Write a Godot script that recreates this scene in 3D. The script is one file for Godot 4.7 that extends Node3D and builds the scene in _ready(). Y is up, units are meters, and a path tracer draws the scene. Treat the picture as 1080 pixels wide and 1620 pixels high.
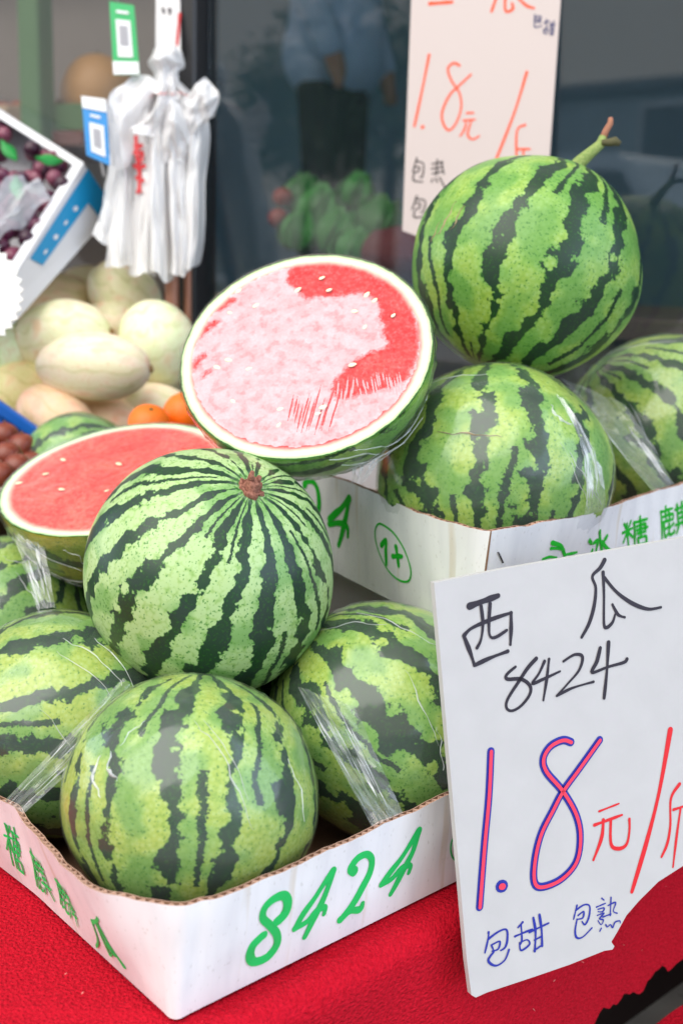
extends Node3D
# A fruit stall: film-wrapped watermelons in two cartons on a red felt table, a price board in front, a shop window behind.

const TABLE := 0.40
const EL := Vector3(-0.6696, 0.0000, -0.7427)      # along the left wall of the front carton
const ER := Vector3(0.7427, 0.0000, -0.6696)      # along its right wall
const CORNER := Vector3(-0.1038, 0.4000, -0.6805)
var noise_soft: FastNoiseLite
var noise_fine: FastNoiseLite
var rinds := []
var used := {}
var mats := {}

# ------------------------------------------------------------------ naming
func numbered(called: String) -> String:
	used[called] = used.get(called, -1) + 1
	return called if used[called] == 0 else "%s_%03d" % [called, used[called]]

func thing(called: String, label: String, category: String, at := Vector3.ZERO, group := "") -> Node3D:
	var o := Node3D.new()
	o.name = numbered(called)
	add_child(o)
	o.position = at
	o.set_meta("label", label)
	o.set_meta("category", category)
	if group:
		o.set_meta("group", group)
	return o

func part(called: String, m: Mesh, mat: Material, parent: Node3D, label := "") -> MeshInstance3D:
	var o := MeshInstance3D.new()
	o.name = called
	o.mesh = m
	o.material_override = mat
	parent.add_child(o, true)
	if label:
		o.set_meta("label", label)
	return o

func structure(called: String, m: Mesh, mat: Material) -> MeshInstance3D:
	var o := part(numbered(called), m, mat, self)
	o.set_meta("kind", "structure")
	return o

# ------------------------------------------------------------------ materials
func lin(r: float, g: float, b: float) -> Color:
	return Color(r, g, b).linear_to_srgb()

func paint(color: Color, rough := 0.6, spec := 0.5) -> StandardMaterial3D:
	var m := StandardMaterial3D.new()
	m.albedo_color = color
	m.roughness = rough
	m.metallic_specular = spec
	return m

func film(alpha: float, rough := 0.05) -> StandardMaterial3D:
	var m := paint(Color(0.93, 0.95, 0.97, alpha), rough)
	m.transparency = BaseMaterial3D.TRANSPARENCY_ALPHA
	m.cull_mode = BaseMaterial3D.CULL_DISABLED
	return m

func fnl(seed_: int, freq: float, kind := FastNoiseLite.TYPE_SIMPLEX_SMOOTH, octaves := 1) -> FastNoiseLite:
	var n := FastNoiseLite.new()
	n.seed = seed_
	n.noise_type = kind
	n.frequency = freq
	n.fractal_type = FastNoiseLite.FRACTAL_FBM if octaves > 1 else FastNoiseLite.FRACTAL_NONE
	n.fractal_octaves = octaves
	return n

func bump_texture(seed_: int, freq: float, octaves: int, size := 512) -> ImageTexture:
	return ImageTexture.create_from_image(fnl(seed_, freq, FastNoiseLite.TYPE_SIMPLEX_SMOOTH, octaves).get_seamless_image(size, size))

func relief(m: StandardMaterial3D, tex: Texture2D, cm: float, scale: float) -> void:
	m.heightmap_enabled = true
	m.heightmap_texture = tex
	m.heightmap_scale = cm
	m.uv1_triplanar = true
	m.uv1_scale = Vector3.ONE * scale

# a triplanar colour texture: two colours blended by a noise, with specks
func mottled(seed_: int, freq: float, octaves: int, a: Color, b: Color, specks := 0.0, speck := Color.BLACK, size := 512) -> ImageTexture:
	var im := fnl(seed_, freq, FastNoiseLite.TYPE_SIMPLEX_SMOOTH, octaves).get_seamless_image(size, size)
	var dots := fnl(seed_ + 7, 0.09, FastNoiseLite.TYPE_SIMPLEX_SMOOTH, 2).get_seamless_image(size, size)
	im.convert(Image.FORMAT_L8)
	dots.convert(Image.FORMAT_L8)
	var src := im.get_data()
	var dot := dots.get_data()
	var out := PackedByteArray()
	out.resize(size * size * 3)
	for i in size * size:
		var c := a.lerp(b, src[i] / 255.0)
		if specks > 0.0 and dot[i] > 255.0 * (1.0 - specks):
			c = c.lerp(speck, 0.6)
		out[i * 3] = int(c.r * 255.0)
		out[i * 3 + 1] = int(c.g * 255.0)
		out[i * 3 + 2] = int(c.b * 255.0)
	return ImageTexture.create_from_image(Image.create_from_data(size, size, false, Image.FORMAT_RGB8, out))

# Striped watermelon skin over longitude (across) and latitude (down from the stem)
func rind(seed_: int, count: int, wide: float, lobe := 7.0, bend := 0.5, paler := 0.0, w := 1024, h := 512) -> ImageTexture:
	var warp := fnl(seed_, 1.25, FastNoiseLite.TYPE_SIMPLEX_SMOOTH, 3)
	var swell := fnl(seed_ + 1, 2.4, FastNoiseLite.TYPE_SIMPLEX_SMOOTH, 2)
	var lobes := fnl(seed_ + 2, lobe, FastNoiseLite.TYPE_CELLULAR)
	lobes.cellular_return_type = FastNoiseLite.RETURN_DISTANCE
	var small := fnl(seed_ + 3, 24.0, FastNoiseLite.TYPE_CELLULAR)
	small.cellular_return_type = FastNoiseLite.RETURN_DISTANCE
	var fine := fnl(seed_ + 4, 34.0, FastNoiseLite.TYPE_SIMPLEX_SMOOTH, 2)
	var rng := RandomNumberGenerator.new()
	rng.seed = seed_
	var widths := []
	var shifts := []
	for i in count:
		widths.append(rng.randf_range(-0.12, 0.10))
		shifts.append(rng.randf_range(0.0, 1.0))
	var light := Color(0.575, 0.700, 0.355)
	var deep := Color(0.35, 0.55, 0.26)
	var yellow := Color(0.63, 0.69, 0.28)
	var pale := Color(0.71, 0.80, 0.61)
	var edge := Color(0.20, 0.42, 0.14)
	var mid := Color(0.33, 0.53, 0.20)
	var dark := Color(0.150, 0.225, 0.190)
	var dark2 := Color(0.115, 0.240, 0.140)
	var out := PackedByteArray()
	out.resize(w * h * 3)
	var at := 0
	for y in h:
		var lat := (y + 0.5) / h * PI
		var py := cos(lat)
		var pr := sin(lat)
		for x in w:
			var u := (x + 0.5) / w
			var p := Vector3(pr * cos(u * TAU), py, pr * sin(u * TAU))
			var wv := warp.get_noise_3dv(p)
			var sv := swell.get_noise_3dv(p)
			var lv := lobes.get_noise_3dv(p) + 1.0
			var mv := small.get_noise_3dv(p) + 1.0
			var fv := fine.get_noise_3dv(p)
			var a := u * count + wv * bend
			var k := int(floor(fposmod(a, count)))
			var s := absf(fposmod(a, 1.0) - 0.5) * 2.0
			var e: float = wide + widths[k] + 0.20 * sv - s + 0.62 * (0.42 - lv) + 0.22 * (0.4 - mv) + 0.11 * fv
			# dark ribs that split a broad light stripe part of the way
			var split := 1.0 - absf(fposmod(a, 1.0) - 0.5 - 0.06 * fv - 0.1 * sv) * 9.0
			if split > 0.0 and sin(lat * 2.0 + shifts[k] * TAU) > 0.62:
				e = minf(e, 0.30 - split * 0.6 + 0.25 * (0.4 - mv))
			var c: Color
			if e > 0.0:
				c = light.lerp(yellow, clampf(0.25 - paler + wv * 1.1 + sv * 0.4, 0.0, 0.8))
				c = c.lerp(pale, clampf(paler + 0.55 - mv * 0.9, 0.0, 0.72))
				c = c.lerp(mid, clampf((mv - 0.60) * 1.0, 0.0, 0.38))
				c = c.lerp(deep, clampf(0.20 - paler * 0.5 - wv * 0.6 - sv * 1.2, 0.0, 0.55))
				if fv > 0.38 + 0.12 * wv:
					c = c.lerp(edge, clampf((fv - 0.38 - 0.12 * wv) * 4.0, 0.0, 0.75))
				c = edge.lerp(c, clampf(0.25 + e * 20.0, 0.0, 1.0))
			else:
				c = dark.lerp(dark2, clampf(0.5 + sv + fv * 0.5, 0.0, 1.0))
				if e > -0.05:
					c = c.lerp(edge, 0.4 * (1.0 + e * 20.0))
				elif fv > 0.22:
					c = c.lerp(edge, clampf((fv - 0.22) * 1.8, 0.0, 0.55))
			var q := clampf((0.20 - lat) * 9.0, 0.0, 1.0)      # the green ring round the stem
			c = c.lerp(pale.lerp(edge, clampf(0.5 + fv, 0.0, 1.0)), q * 0.8)
			out[at] = int(clampf(c.r, 0.0, 1.0) * 255.0)
			out[at + 1] = int(clampf(c.g, 0.0, 1.0) * 255.0)
			out[at + 2] = int(clampf(c.b, 0.0, 1.0) * 255.0)
			at += 3
	return ImageTexture.create_from_image(Image.create_from_data(w, h, false, Image.FORMAT_RGB8, out))

# ------------------------------------------------------------------ shapes
func quad(st: SurfaceTool, a: Vector3, b: Vector3, c: Vector3, d: Vector3) -> void:
	for v in [a, b, c, a, c, d]:
		st.add_vertex(v)

func start(smooth := true) -> SurfaceTool:
	var st := SurfaceTool.new()
	st.begin(Mesh.PRIMITIVE_TRIANGLES)
	st.set_smooth_group(0 if smooth else -1)
	return st

func done(st: SurfaceTool) -> ArrayMesh:
	st.generate_normals()
	return st.commit()

# a sheet of nu x nv cells; f(u, v) gives the place
func sheet(st: SurfaceTool, nu: int, nv: int, f: Callable, flip := false) -> void:
	var rows := []
	for j in nv + 1:
		var row := PackedVector3Array()
		for i in nu + 1:
			row.append(f.call(float(i) / nu, float(j) / nv))
		rows.append(row)
	for j in nv:
		for i in nu:
			var u0 := float(i) / nu
			var u1 := float(i + 1) / nu
			var v0 := float(j) / nv
			var v1 := float(j + 1) / nv
			var vs := [rows[j][i], rows[j][i + 1], rows[j + 1][i + 1], rows[j + 1][i]]
			var uv := [Vector2(u0, v0), Vector2(u1, v0), Vector2(u1, v1), Vector2(u0, v1)]
			for k in ([0, 2, 1, 0, 3, 2] if flip else [0, 1, 2, 0, 2, 3]):
				st.set_uv(uv[k])
				st.add_vertex(vs[k])

func sheet_mesh(nu: int, nv: int, f: Callable, flip := false, smooth := true) -> ArrayMesh:
	var st := start(smooth)
	sheet(st, nu, nv, f, flip)
	return done(st)

# a box with bevelled edges
func box_mesh(size: Vector3, bevel := 0.003) -> ArrayMesh:
	var st := start(false)
	box_into(st, Transform3D(), size, bevel)
	return done(st)

func box_into(st: SurfaceTool, t: Transform3D, size: Vector3, bevel := 0.003) -> void:
	var h := size / 2.0
	var b := minf(bevel, minf(h.x, minf(h.y, h.z)) * 0.9)
	var pts := {}
	for sx in [-1, 1]:
		for sy in [-1, 1]:
			for sz in [-1, 1]:
				pts[[sx, sy, sz, 0]] = t * Vector3(sx * h.x, sy * (h.y - b), sz * (h.z - b))
				pts[[sx, sy, sz, 1]] = t * Vector3(sx * (h.x - b), sy * h.y, sz * (h.z - b))
				pts[[sx, sy, sz, 2]] = t * Vector3(sx * (h.x - b), sy * (h.y - b), sz * h.z)
	var centre := t.origin
	var put := func(list: Array) -> void:
		var n: Vector3 = (list[1] - list[0]).cross(list[2] - list[0])
		var m: Vector3 = list[0] + list[1] + list[2]
		if n.dot(m / 3.0 - centre) > 0.0:
			list.reverse()
		for k in range(1, list.size() - 1):
			st.add_vertex(list[0])
			st.add_vertex(list[k])
			st.add_vertex(list[k + 1])
	for s in [-1, 1]:
		put.call([pts[[s, -1, -1, 0]], pts[[s, 1, -1, 0]], pts[[s, 1, 1, 0]], pts[[s, -1, 1, 0]]])
		put.call([pts[[-1, s, -1, 1]], pts[[1, s, -1, 1]], pts[[1, s, 1, 1]], pts[[-1, s, 1, 1]]])
		put.call([pts[[-1, -1, s, 2]], pts[[1, -1, s, 2]], pts[[1, 1, s, 2]], pts[[-1, 1, s, 2]]])
		for r in [-1, 1]:
			put.call([pts[[s, r, -1, 0]], pts[[s, r, 1, 0]], pts[[s, r, 1, 1]], pts[[s, r, -1, 1]]])
			put.call([pts[[s, -1, r, 0]], pts[[s, 1, r, 0]], pts[[s, 1, r, 2]], pts[[s, -1, r, 2]]])
			put.call([pts[[-1, s, r, 1]], pts[[1, s, r, 1]], pts[[1, s, r, 2]], pts[[-1, s, r, 2]]])
			for q in [-1, 1]:
				put.call([pts[[s, r, q, 0]], pts[[s, r, q, 1]], pts[[s, r, q, 2]]])

# a tube along points with radii
func tube(st: SurfaceTool, pts: Array, radii: Array, sides := 10) -> void:
	var path := Curve3D.new()
	var last := Vector3.RIGHT
	var rings := []
	for i in pts.size():
		var d: Vector3 = (pts[mini(i + 1, pts.size() - 1)] - pts[maxi(i - 1, 0)]).normalized()
		var x := (last - d * last.dot(d))
		x = x.normalized() if x.length() > 0.01 else d.cross(Vector3.UP).normalized()
		last = x
		var y := d.cross(x)
		var ring := []
		for k in sides:
			var a := TAU * k / sides
			ring.append(pts[i] + (x * cos(a) + y * sin(a)) * radii[i])
		rings.append(ring)
	for i in rings.size() - 1:
		for k in sides:
			var n := (k + 1) % sides
			quad(st, rings[i][k], rings[i + 1][k], rings[i + 1][n], rings[i][n])
	for k in sides:
		var n := (k + 1) % sides
		for v in [pts[0], rings[0][k], rings[0][n]]:
			st.add_vertex(v)
		for v in [pts[-1], rings[-1][n], rings[-1][k]]:
			st.add_vertex(v)

func smooth_path(pts: PackedVector2Array, step: float) -> PackedVector2Array:
	if pts.size() == 2:
		return PackedVector2Array([pts[0], pts[0].lerp(pts[1], 0.25), pts[0].lerp(pts[1], 0.5), pts[0].lerp(pts[1], 0.75), pts[1]])
	var out := PackedVector2Array()
	for i in pts.size() - 1:
		var a := pts[maxi(i - 1, 0)]
		var d := pts[mini(i + 2, pts.size() - 1)]
		var n := 6
		for k in n:
			out.append(pts[i].cubic_interpolate(pts[i + 1], a, d, float(k) / n))
	out.append(pts[-1])
	return out

# strokes: "width:x y x y ...;..." laid on a surface by where(p) -> [place, normal]; millimetres
func strokes(text: String, where: Callable, lift := 0.0004, brush := 0.18, bold := 1.0) -> ArrayMesh:
	var st := start(false)
	var layer := 0
	for piece in text.split(";"):
		var two := piece.split(":")
		var width := two[0].to_float() / 1000.0 * bold
		var flat := PackedVector2Array()
		var n := two[1].split_floats(" ")
		for i in range(0, n.size() - 1, 2):
			flat.append(Vector2(n[i], n[i + 1]))
		flat = smooth_path(flat, 1.0)
		var at := []
		var nor := []
		for p in flat:
			var hit: Array = where.call(p)
			nor.append(hit[1])
			at.append(hit[0] + hit[1] * (lift + layer * 0.00003))
		var left := []
		var right := []
		var count := at.size()
		for i in count:
			var d: Vector3 = (at[mini(i + 1, count - 1)] - at[maxi(i - 1, 0)]).normalized()
			var side: Vector3 = d.cross(nor[i]).normalized()
			var f := float(i) / (count - 1)
			var w := width * 0.5 * (1.0 - brush * (0.5 - 0.5 * cos(TAU * (f * 1.3 + 0.15 * layer))) - brush * 0.5 * f)
			left.append(at[i] - side * w)
			right.append(at[i] + side * w)
		for i in count - 1:
			quad(st, left[i], left[i + 1], right[i + 1], right[i])
		for end in [0, count - 1]:
			var o: Vector3 = (left[end] + right[end]) / 2.0
			var r: Vector3 = left[end] - o
			var d: Vector3 = (at[1] - at[0]).normalized() * -1.0 if end == 0 else (at[-1] - at[-2]).normalized()
			var prev := r
			for k in range(1, 7):
				var a := PI * k / 6.0
				var nxt: Vector3 = r * cos(a) + d * r.length() * sin(a)
				for v in ([o, o + nxt, o + prev] if end == 0 else [o, o + prev, o + nxt]):
					st.add_vertex(v)
				prev = nxt
		layer += 1
	return done(st)

func extruded(poly: PackedVector2Array, thick: float) -> ArrayMesh:
	var st := start(false)
	var tri := Geometry2D.triangulate_polygon(poly)
	var at := func(i: int, z: float) -> Vector3:
		return Vector3(poly[i].x, -poly[i].y, 0.0) / 1000.0 + Vector3(0, 0, z)
	for k in range(0, tri.size(), 3):
		var a: Vector3 = at.call(tri[k], 0.0)
		var b: Vector3 = at.call(tri[k + 1], 0.0)
		var c: Vector3 = at.call(tri[k + 2], 0.0)
		if (b - a).cross(c - a).z > 0.0:
			var s := b
			b = c
			c = s
		for v in [a, b, c]:
			st.add_vertex(v)
		for v in [a, c, b]:
			st.add_vertex(v - Vector3(0, 0, thick))
	var n := poly.size()
	for i in n:
		var j := (i + 1) % n
		quad(st, at.call(i, 0.0), at.call(j, 0.0), at.call(j, -thick), at.call(i, -thick))
	return done(st)

# ------------------------------------------------------------------ watermelons
func facing(axis: Vector3, spin := 0.0) -> Basis:
	var y := axis.normalized()
	var x := Vector3(0.3, 0.2, 1.0).cross(y).normalized()
	return Basis(x, y, x.cross(y)) * Basis(Vector3.UP, spin)

func melon_shape(req: float, rax: float, seed_: int, grow := 0.0, wrinkle := 0.0, nu := 80, nv := 48) -> ArrayMesh:
	var lump := fnl(seed_, 1.1)
	var crease := fnl(seed_ + 5, 4.0, FastNoiseLite.TYPE_SIMPLEX, 3)
	return sheet_mesh(nu, nv, func(u: float, v: float) -> Vector3:
		var lat := v * PI
		var p := Vector3(sin(lat) * cos(u * TAU), cos(lat), sin(lat) * sin(u * TAU))
		if u == 1.0:
			p = Vector3(sin(lat), cos(lat), 0.0)
		var k := 1.0 + lump.get_noise_3dv(p) * 0.022
		k -= 0.030 * exp(-lat * lat * 55.0) + 0.02 * exp(-(PI - lat) * (PI - lat) * 60.0)
		if wrinkle > 0.0:
			k += wrinkle * absf(crease.get_noise_3d(p.x * 2.4, p.y * 0.5, p.z * 2.4))
		return Vector3(p.x * req, p.y * rax, p.z * req) * k * (1.0 + grow))

func melon(called: String, label: String, at: Array, tex: int, tint: Color, spin: float, wrapped := true, stem := "stub") -> Node3D:
	var t := thing(called, label, "watermelon", at[0], "whole watermelons")
	t.basis = facing(at[3], spin)
	var m := StandardMaterial3D.new()
	m.albedo_texture = rinds[tex]
	m.albedo_color = tint
	m.roughness = 0.36 if not wrapped else 0.5
	m.metallic_specular = 0.45 if not wrapped else 0.28
	part("rind", melon_shape(at[1], at[2], tex * 13 + int(spin * 10.0)), m, t)
	if stem == "stub":
		var st := start()
		var y: float = at[2] * 0.965
		var gnarl := fnl(17, 120.0, FastNoiseLite.TYPE_SIMPLEX, 2)
		sheet(st, 30, 12, func(u: float, v: float) -> Vector3:
			var a := u * TAU if u < 1.0 else 0.0
			var prof := [0.0130, 0.0122, 0.0112, 0.0108, 0.0101, 0.0090, 0.0083, 0.0076, 0.0064, 0.0054, 0.0040, 0.0021, 0.0]
			var high := [-0.006, -0.001, 0.001, 0.0035, 0.0048, 0.005, 0.0042, 0.005, 0.0078, 0.0102, 0.0112, 0.0116, 0.0114]
			var k := int(round(v * 12.0))
			var q: Vector3 = Vector3(cos(a), 0, sin(a)) * prof[k]
			var g: float = gnarl.get_noise_3d(q.x, high[k], q.z)
			return q * (1.0 + 0.30 * g + 0.05 * sin(a * 7.0)) + Vector3(0.0012 * k / 12.0, y + high[k] + g * 0.003 * minf(1.0, 3.0 * (1.0 - v)), 0))
		tube(st, [Vector3(0.003, y + 0.009, 0.001), Vector3(0.0045, y + 0.0145, 0.002), Vector3(0.004, y + 0.019, 0.0035)], [0.0034, 0.0026, 0.0016], 8)
		tube(st, [Vector3(-0.003, y + 0.009, 0.001), Vector3(-0.0045, y + 0.014, 0.002)], [0.0030, 0.0018], 8)
		part("stem_stub", done(st), mats.stub, t)
	if wrapped:
		part("cling_film", melon_shape(at[1], at[2], tex * 13 + int(spin * 10.0), 0.007, 0.016, 110, 64), mats.film_clear, t)
	return t

func half_shape(r: float, deep: float, grow := 0.0, wrinkle := 0.0) -> ArrayMesh:
	var crease := fnl(91, 4.0, FastNoiseLite.TYPE_SIMPLEX, 2)
	return sheet_mesh(90, 30, func(u: float, v: float) -> Vector3:
		var lat := PI / 2 + v * PI / 2
		var p := Vector3(sin(lat) * cos(u * TAU), cos(lat), sin(lat) * sin(u * TAU))
		var k := 1.0 + grow
		if wrinkle > 0.0:
			k += wrinkle * absf(crease.get_noise_3d(p.x * 3.0, p.y * 3.0, p.z * 3.0))
		return Vector3(p.x * r, p.y * deep, p.z * r) * k)

# the skin of a half: the stripes run along x, in the plane of the cut
func half_skin(r: float, deep: float) -> ArrayMesh:
	var st := start()
	var nu := 72
	var nv := 30
	var at := func(i: int, j: int) -> Array:
		var lon := PI * i / nu
		var lat := PI * j / nv
		var p := Vector3(cos(lat), -sin(lat) * sin(lon), sin(lat) * cos(lon))
		return [Vector3(p.x * r, p.y * deep, p.z * r), Vector2(0.1 + 0.5 * i / nu, float(j) / nv)]
	for i in nu:
		for j in nv:
			var q := [at.call(i, j), at.call(i + 1, j), at.call(i + 1, j + 1), at.call(i, j + 1)]
			for k in [0, 1, 2, 0, 2, 3]:
				st.set_uv(q[k][1])
				st.add_vertex(q[k][0])
	return done(st)

func disc(r: float, lift: float, rough: float, seed_: int) -> ArrayMesh:
	var bump := fnl(seed_, 60.0, FastNoiseLite.TYPE_SIMPLEX_SMOOTH, 2)
	var st := start()
	var rings := 40
	var sides := 96
	var at := func(i: int, j: int) -> Array:
		var q := float(j) / rings
		var a := TAU * (i % sides) / sides
		var p := Vector2(cos(a), sin(a)) * q
		var y := lift + rough * bump.get_noise_2d(p.x * r, p.y * r) * (1.0 if q < 0.86 else 0.2)
		return [Vector3(p.x * r, y, p.y * r), Vector2(p.x * 0.5 + 0.5, p.y * 0.5 + 0.5)]
	for i in sides:
		for j in rings:
			var q := [at.call(i, j), at.call(i + 1, j), at.call(i + 1, j + 1), at.call(i, j + 1)]
			for k in ([0, 2, 3] if j == 0 else [0, 1, 2, 0, 2, 3]):
				st.set_uv(q[k][1])
				st.add_vertex(q[k][0])
	return done(st)

func flesh_texture(seed_: int, deep: Color, bright: Color, pits: Array, size := 512) -> ImageTexture:
	var big := fnl(seed_, 2.2, FastNoiseLite.TYPE_SIMPLEX_SMOOTH, 3)
	var cells := fnl(seed_ + 1, 26.0, FastNoiseLite.TYPE_CELLULAR)
	cells.cellular_return_type = FastNoiseLite.RETURN_DISTANCE
	var fib := fnl(seed_ + 2, 14.0, FastNoiseLite.TYPE_SIMPLEX_SMOOTH, 3)
	var white := Color(0.88, 0.92, 0.81)
	var greenish := Color(0.70, 0.83, 0.60)
	var pink := Color(0.95, 0.68, 0.62)
	var im := Image.create(size, size, false, Image.FORMAT_RGB8)
	for y in size:
		for x in size:
			var p := Vector2(x + 0.5, y + 0.5) / size * 2.0 - Vector2.ONE
			var d := p.length() + 0.008 * fib.get_noise_2dv(p * 0.4)
			if d > 1.03:
				continue
			var c := deep.lerp(bright, clampf(0.5 + big.get_noise_2dv(p) * 0.9, 0.0, 1.0))
			c = c.lerp(bright.lerp(Color.WHITE, 0.22), clampf(0.62 - (cells.get_noise_2dv(p) + 1.0) * 1.1, 0.0, 0.6))
			c = c.lerp(deep, clampf(fib.get_noise_2dv(p) * 1.5, 0.0, 0.7))
			for s in pits:
				var near := p.distance_to(s)
				if near < 0.06:
					c = c.lerp(deep * 0.86, 0.8 * (1.0 - smoothstep(0.022, 0.05, near + 0.02 * fib.get_noise_2dv(p * 3.0))))
			c = c.lerp(pink, smoothstep(0.865, 0.915, d))
			c = c.lerp(white, smoothstep(0.905, 0.94, d))
			c = c.lerp(greenish, smoothstep(0.955, 0.985, d))
			if d > 0.988:
				c = Color(0.16, 0.34, 0.12)
			im.set_pixel(x, y, c)
	return ImageTexture.create_from_image(im)

func half_melon(called: String, label: String, where: Transform3D, r: float, deep: float, tex: int, tint: Color, flesh: Texture2D, seeds: Array) -> Node3D:
	var t := thing(called, label, "watermelon", Vector3.ZERO, "cut watermelon halves")
	t.transform = where
	var m := StandardMaterial3D.new()
	m.albedo_texture = rinds[tex]
	m.albedo_color = tint
	m.roughness = 0.32
	part("rind", half_skin(r, deep), m, t)
	var f := StandardMaterial3D.new()
	f.albedo_texture = flesh
	f.roughness = 0.45
	f.metallic_specular = 0.3
	f.subsurf_scatter_enabled = true
	f.subsurf_scatter_strength = 0.12
	part("flesh", disc(r, 0.0, 0.0017, tex + 40), f, t)
	var rng := RandomNumberGenerator.new()
	rng.seed = tex + 3
	for s in seeds:
		var sm := sheet_mesh(10, 7, func(u: float, v: float) -> Vector3:
			var lat := v * PI
			var k := 0.55 + 0.45 * smoothstep(0.0, 0.6, v)
			return Vector3(sin(lat) * cos(u * TAU) * 0.0027 * k, -sin(lat) * sin(u * TAU) * 0.0009, cos(lat) * 0.0046))
		var o := part("seed", sm, mats.seed, t)
		o.position = Vector3(s.x * r, 0.0013, s.y * r)
		o.scale = Vector3.ONE * rng.randf_range(0.62, 0.95)
		o.rotation = Vector3(rng.randf_range(-0.2, 0.2), rng.randf_range(0.6, 2.4), 0)
	return t

# taut, pleated strip of cling film between two edges: the broad pleats are one layer, the narrow gathers are layered, painted milky as sky glints
func pleats(q: Array, seed_: int, folds: int, high: float, owner: Node3D, bulk: float, called := "film_pleats") -> void:
	var rng := RandomNumberGenerator.new()
	rng.seed = seed_
	var knots := []
	var steps := [0.0]
	var many := []
	for i in folds + 1:
		knots.append(rng.randf_range(-1.0, 1.0))
		many.append(rng.randf() < 0.55)
		steps.append(steps[-1] + (rng.randf_range(0.22, 0.7) if many[i] else rng.randf_range(0.5, 1.2)))
	var nrm: Vector3 = (q[1] - q[0]).cross(q[2] - q[0]).normalized()
	if nrm.z < 0.0:
		nrm = -nrm
	var rows := 12
	var crush := fnl(seed_ + 9, 0.6, FastNoiseLite.TYPE_SIMPLEX, 2)
	var inv := owner.transform.affine_inverse()
	var at := func(i: float, j: int, lift: float) -> Vector3:
		var k := mini(int(i), folds)
		var f := i - k
		var s: float = lerpf(steps[k], steps[mini(k + 1, folds)], f) / steps[folds]
		var t := float(j) / rows
		var top: Vector3 = q[0].lerp(q[1], s)
		var low: Vector3 = q[3].lerp(q[2], s)
		var kn: float = lerpf(knots[k], knots[mini(k + 1, folds)], f)
		var p := top.lerp(low, t)
		var off: Vector3 = p - owner.position
		var hug := bulk * 1.025
		if off.length() < hug:
			p = owner.position + off.normalized() * hug
		var rise := 0.5 + 0.5 * kn + 0.9 * crush.get_noise_2d(i * 0.9 + seed_, j * 1.3)
		return inv * (p + nrm * (lift + rise * high * (1.0 - 0.6 * t) * (0.7 + 0.3 * sin(t * 5.0 + k * 2.1))))
	var one := start(false)
	for i in folds:
		var thick := start(false)
		var a := rng.randi_range(0, 6)
		var b := rng.randi_range(a + 3, rows)
		for j in rows:
			quad(one, at.call(i, j, 0.0), at.call(i + 1, j, 0.0), at.call(i + 1, j + 1, 0.0), at.call(i, j + 1, 0.0))
			if many[i] and j >= a and j < b:
				var w0 := sin(PI * clampf((j - a) / float(b - a), 0.0, 1.0)) * 0.48 + 0.02
				var w1 := sin(PI * clampf((j + 1 - a) / float(b - a), 0.0, 1.0)) * 0.48 + 0.02
				quad(thick, at.call(i + 0.5 - w0, j, 0.0008), at.call(i + 0.5 + w0, j, 0.0008), at.call(i + 0.5 + w1, j + 1, 0.0008), at.call(i + 0.5 - w1, j + 1, 0.0008))
		if many[i]:
			part("glint_gather", done(thick), mats.film_glint, owner)
	part(called, done(one), mats.film_pleat, owner)

# strips on a melon: milky ones paint glints on film folds, tan ones scars
func skin_strips(owner: Node3D, lines: Array, centre: Vector3, called := "glint_crease", mat: Material = mats.film_glint) -> void:
	var inv := owner.transform.affine_inverse()
	var n := 0
	for line in lines:
		var st := start(false)
		var pts: Array = line[1]
		var fine := []
		for i in pts.size() - 1:
			for k in 5:
				fine.append(pts[i].cubic_interpolate(pts[i + 1], pts[maxi(i - 1, 0)], pts[mini(i + 2, pts.size() - 1)], k / 5.0))
		fine.append(pts[-1])
		for i in fine.size() - 1:
			var w := []
			for k in [i, i + 1]:
				var f := float(k) / (fine.size() - 1)
				var nn: Vector3 = (fine[k] - centre).normalized()
				var d: Vector3 = (fine[mini(k + 1, fine.size() - 1)] - fine[maxi(k - 1, 0)]).normalized()
				var side := d.cross(nn).normalized()
				var half: float = line[0] * 0.00038 * (0.1 + sin(PI * f)) * (0.75 + 0.7 * noise_fine.get_noise_2d(k * 0.013, n * 2.0 + centre.x))
				var drift: Vector3 = side * noise_fine.get_noise_2d(k * 0.006 + 3.0, n * 3.0 + centre.z) * 0.004
				fine[k] += drift if k == i + 1 else Vector3.ZERO
				w.append(inv * (fine[k] - side * half))
				w.append(inv * (fine[k] + nn * (0.0006 + half * 0.3)))
				w.append(inv * (fine[k] + side * half))
			quad(st, w[0], w[3], w[4], w[1])
			quad(st, w[1], w[4], w[5], w[2])
		n += 1
		part(called, done(st), mat, owner)

# ------------------------------------------------------------------ cartons
class Carton:
	var low: Array
	var top: Array
	var buckle: FastNoiseLite
	func base(k: float, list: Array) -> Vector3:
		var i := clampi(int(floor(k)), 0, list.size() - 2)
		var f := k - i
		return list[i].cubic_interpolate(list[i + 1], list[maxi(i - 1, 0)], list[mini(i + 2, list.size() - 1)], f)
	func normal(k: float) -> Vector3:
		var a := base(maxf(k - 0.12, 0.0), top) + base(maxf(k - 0.12, 0.0), low)
		var b := base(minf(k + 0.12, low.size() - 1.0), top) + base(minf(k + 0.12, low.size() - 1.0), low)
		var d := b - a
		return Vector3(-d.z, 0.0, d.x).normalized()
	func at(k: float, t: float) -> Vector3:
		var p := base(k, low).lerp(base(k, top), t)
		var b := buckle.get_noise_3dv(p) * 0.0016 * smoothstep(0.0, 0.3, t)
		var rim := buckle.get_noise_3d(p.x * 2.0 + 7.0, 0.0, p.z * 2.0) * 0.0022
		return p + normal(k) * b + Vector3(0, rim * t, 0)

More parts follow.
